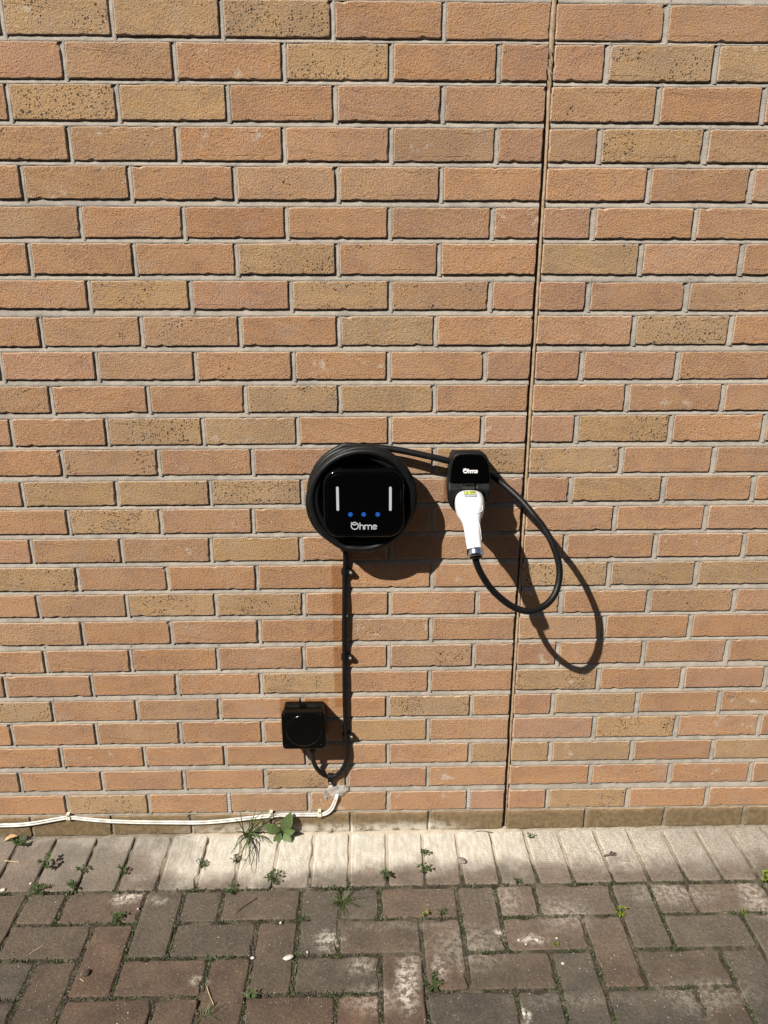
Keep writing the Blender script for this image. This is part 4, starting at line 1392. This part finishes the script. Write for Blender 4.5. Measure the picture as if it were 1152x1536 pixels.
weed(1119, 1371, 7, .009, 'small light green sprout between brown pavers at the far right', rw, M_LIME, tall=.008, spread=.012)
weed(832, 1418, 7, .006, 'tiny yellow sprout beside the white cement crumbs', rw, M_LIME, tall=.006, spread=.008)
weed(648, 1478, 24, .009, 'thick green moss cushion beside the white splashed paver', rw, tall=.008, spread=.030)
weed(377, 1496, 12, .011, 'dark green weed in a joint at the bottom, left of the middle', rw, M_LEAFD, tall=.014, spread=.016)
weed(455, 1381, 10, .008, 'low green weed in a joint above the white chalky crumb', rw, M_MOSS, tall=.006, spread=.018)

# ------------------------------------------------------------------ small litter
def lump(name, px, py, s, label, cat, mat, r, group=None, flat=.6, elong=1.0, ang=0.0):
    c = gr(px, py)
    bm = bmesh.new(); bmesh.ops.create_icosphere(bm, subdivisions=2, radius=1)
    ca, sa = math.cos(ang), math.sin(ang)
    off = r.uniform(0, 99)
    vs_ = []
    for v in bm.verts:
        k = 1 + .38 * mnoise.noise(v.co * 1.6 + Vector((off, 0, 0))) + .16 * mnoise.noise(v.co * 4 + Vector((off, 0, 0)))
        x, y, z = v.co.x * s * k * elong, v.co.y * s * k, v.co.z * s * k * flat
        vs_.append((c.x + x * ca - y * sa, c.y + x * sa + y * ca, z + s * flat * .75 + .0006))
    fs = [tuple(v.index for v in f.verts) for f in bm.faces]
    bm.free()
    e = empty(name, tuple(c), label, cat, group)
    mk(name, vs_, fs, mat, e, True)
    # a single lump is one mesh: drop the empty
    o = e.children[0]
    o.parent = None; o.location = e.location
    bpy.data.objects.remove(e)
    o.name = name
    tag(o, label, cat, group)
    return o

lump('chalk_crumb', 433, 1437.5, .0068, 'white chalky crumb lying on a grey brown paver', 'crumb', M_CRUMB, rw, None, .45, 1.9, .45)
lump('soil_lump', 131, 1461, .0085, 'dark round lump of dirt on a paver at lower left', 'dirt', M_DARK, rw, None, .55)
lump('pebble', 692, 1293, .0105, 'grey brown pebble stuck in a pale header joint right of the middle', 'stone', M_PEBBLE, rw, None, .55, 1.4, -.4)
lump('pebble', 495, 1249, .0050, 'small dark pebble on white header at the wall foot below the wire bend', 'stone', M_PEBBLE, rw, None, .6, 1.4)
gcr = 'white mortar crumbs scattered on the paving'
for px, py, s, lab in ((5, 1336, .0075, 'white mortar crumb at the left edge of the photo'), (46, 1326, .0042, 'tiny white crumb between the two leftmost weeds'), (421, 1385, .0042, 'white crumb on the paver above the chalky crumb'), (379, 1438, .0055, 'tan crumb in the joint left of the chalky crumb'),
                       (461, 1429, .0034, 'white crumb at a paver corner right of the chalky crumb'), (844, 1446, .0045, 'white crumb in a joint below the tiny yellow sprout'), (835, 1408, .0036, 'white crumb above the tiny yellow sprout'),
                       (778, 1411, .0042, 'leftmost white crumb of the splash on the right'), (789, 1417, .0034, 'white crumb low in the splash on the right'), (806, 1411, .0048, 'largest white crumb of the splash on the right'), (786, 1521, .005, 'white crumb at the bottom edge right of the middle'), (207, 1364, .0032, 'white crumb below the pale streak on the left')):
    lump('mortar_crumb', px, py, s * .75, lab, 'crumb', M_CRUMB, rw, gcr, .6, 1.25, rw.uniform(0, 3))
specks = MB()
for _ in range(330):
    px, py = rw.uniform(20, 1140), 1536 - 206 * rw.random() ** .8
    c = gr(px, py); s = rw.uniform(.0005, .0013)
    v = [(c.x + s * math.cos(k * 1.05) * rw.uniform(.7, 1.2), c.y + s * math.sin(k * 1.05) * rw.uniform(.7, 1.2), .0004) for k in range(6)] + [(c.x, c.y, .0006 + s * .7)]
    specks.add(v, [(k, (k + 1) % 6, 6) for k in range(6)])
tag(specks.build('grit', M_CRUMB), 'pale grit sprinkled over the dark pavers', 'grit', kind='stuff')

def stick(name, pts, r0, label, cat, mat, group=None):
    p = [gr(x, y, h) for x, y, h in pts]
    v, f = tube(catmull(p, 4), r0, 6)
    o = mk(name, v, f, mat, None, True)
    return tag(o, label, cat, group)
stick('twig', [(352, 1371, .002), (366, 1359, .004), (385, 1347, .0025)], .0016, 'dark twig lying on the paver below the grass tuft', 'twig', M_TWIG)
gst = 'dry straws on the paving'
stick('straw', [(7, 1291, .0035), (18, 1292, .004), (30, 1293, .003)], .0011, 'dry straw on the header pavers at the far left', 'straw', M_STRAW, gst)
stick('straw', [(44, 1431, .002), (55, 1424, .002), (66, 1417, .002)], .0008, 'thin dry straw on a brown paver at lower left', 'straw', M_STRAW, gst)
stick('straw', [(310, 1479, .002), (314, 1492, .003), (321, 1508, .002)], .0009, 'bent dry straw beside a joint at the bottom left of the middle', 'straw', M_STRAW, gst)
stick('straw', [(120, 1468, .002), (126, 1472, .002)], .0008, 'short straw stub beside the dark lump of dirt', 'straw', M_STRAW, gst)
# dry leaf by the wall and the dead twiglet on the white headers
c = gr(16, 1258, .004)
mb = MB(); leaf(mb, gr(6, 1262, .004), gr(27, 1254, .012), .018, .3)
tag(mb.build('dry_leaf', M_DRYLEAF, None, True), 'dry orange brown leaf at the wall foot on the far left', 'leaf')
mb = MB()
for q in ([(908, 1283, .003), (916, 1282, .006), (925, 1283, .003)], [(914, 1282, .005), (917, 1277, .008)], [(916, 1282, .005), (923, 1279, .008)], [(909, 1283, .004), (905, 1284, .002)]):
    mb.add(*tube(catmull([gr(*t) for t in q], 4), [.0022, .0028, .0025, .002, .0018, .0014, .0012, .001, .0008][:len(catmull([gr(*t) for t in q], 4))], 6))
tag(mb.build('dead_sprig', M_TWIG, None, True), 'black dried sprig on the white header pavers on the right', 'sprig')
mb = MB()
for q in ([(714, 1247), (724, 1246.5), (738, 1248.5)],):
    P = [gr(x, y, .003) for x, y in q]; mb.add(*tube(catmull(P, 3), .0012, 5))
tag(mb.build('bark_strip', M_TWIG, None, True), 'thin curl of bark at the wall foot left of the movement joint', 'bark')
print('bricks', n_brick, 'pavers', sum(1 for o in bpy.data.objects if o.name.startswith('paver')))
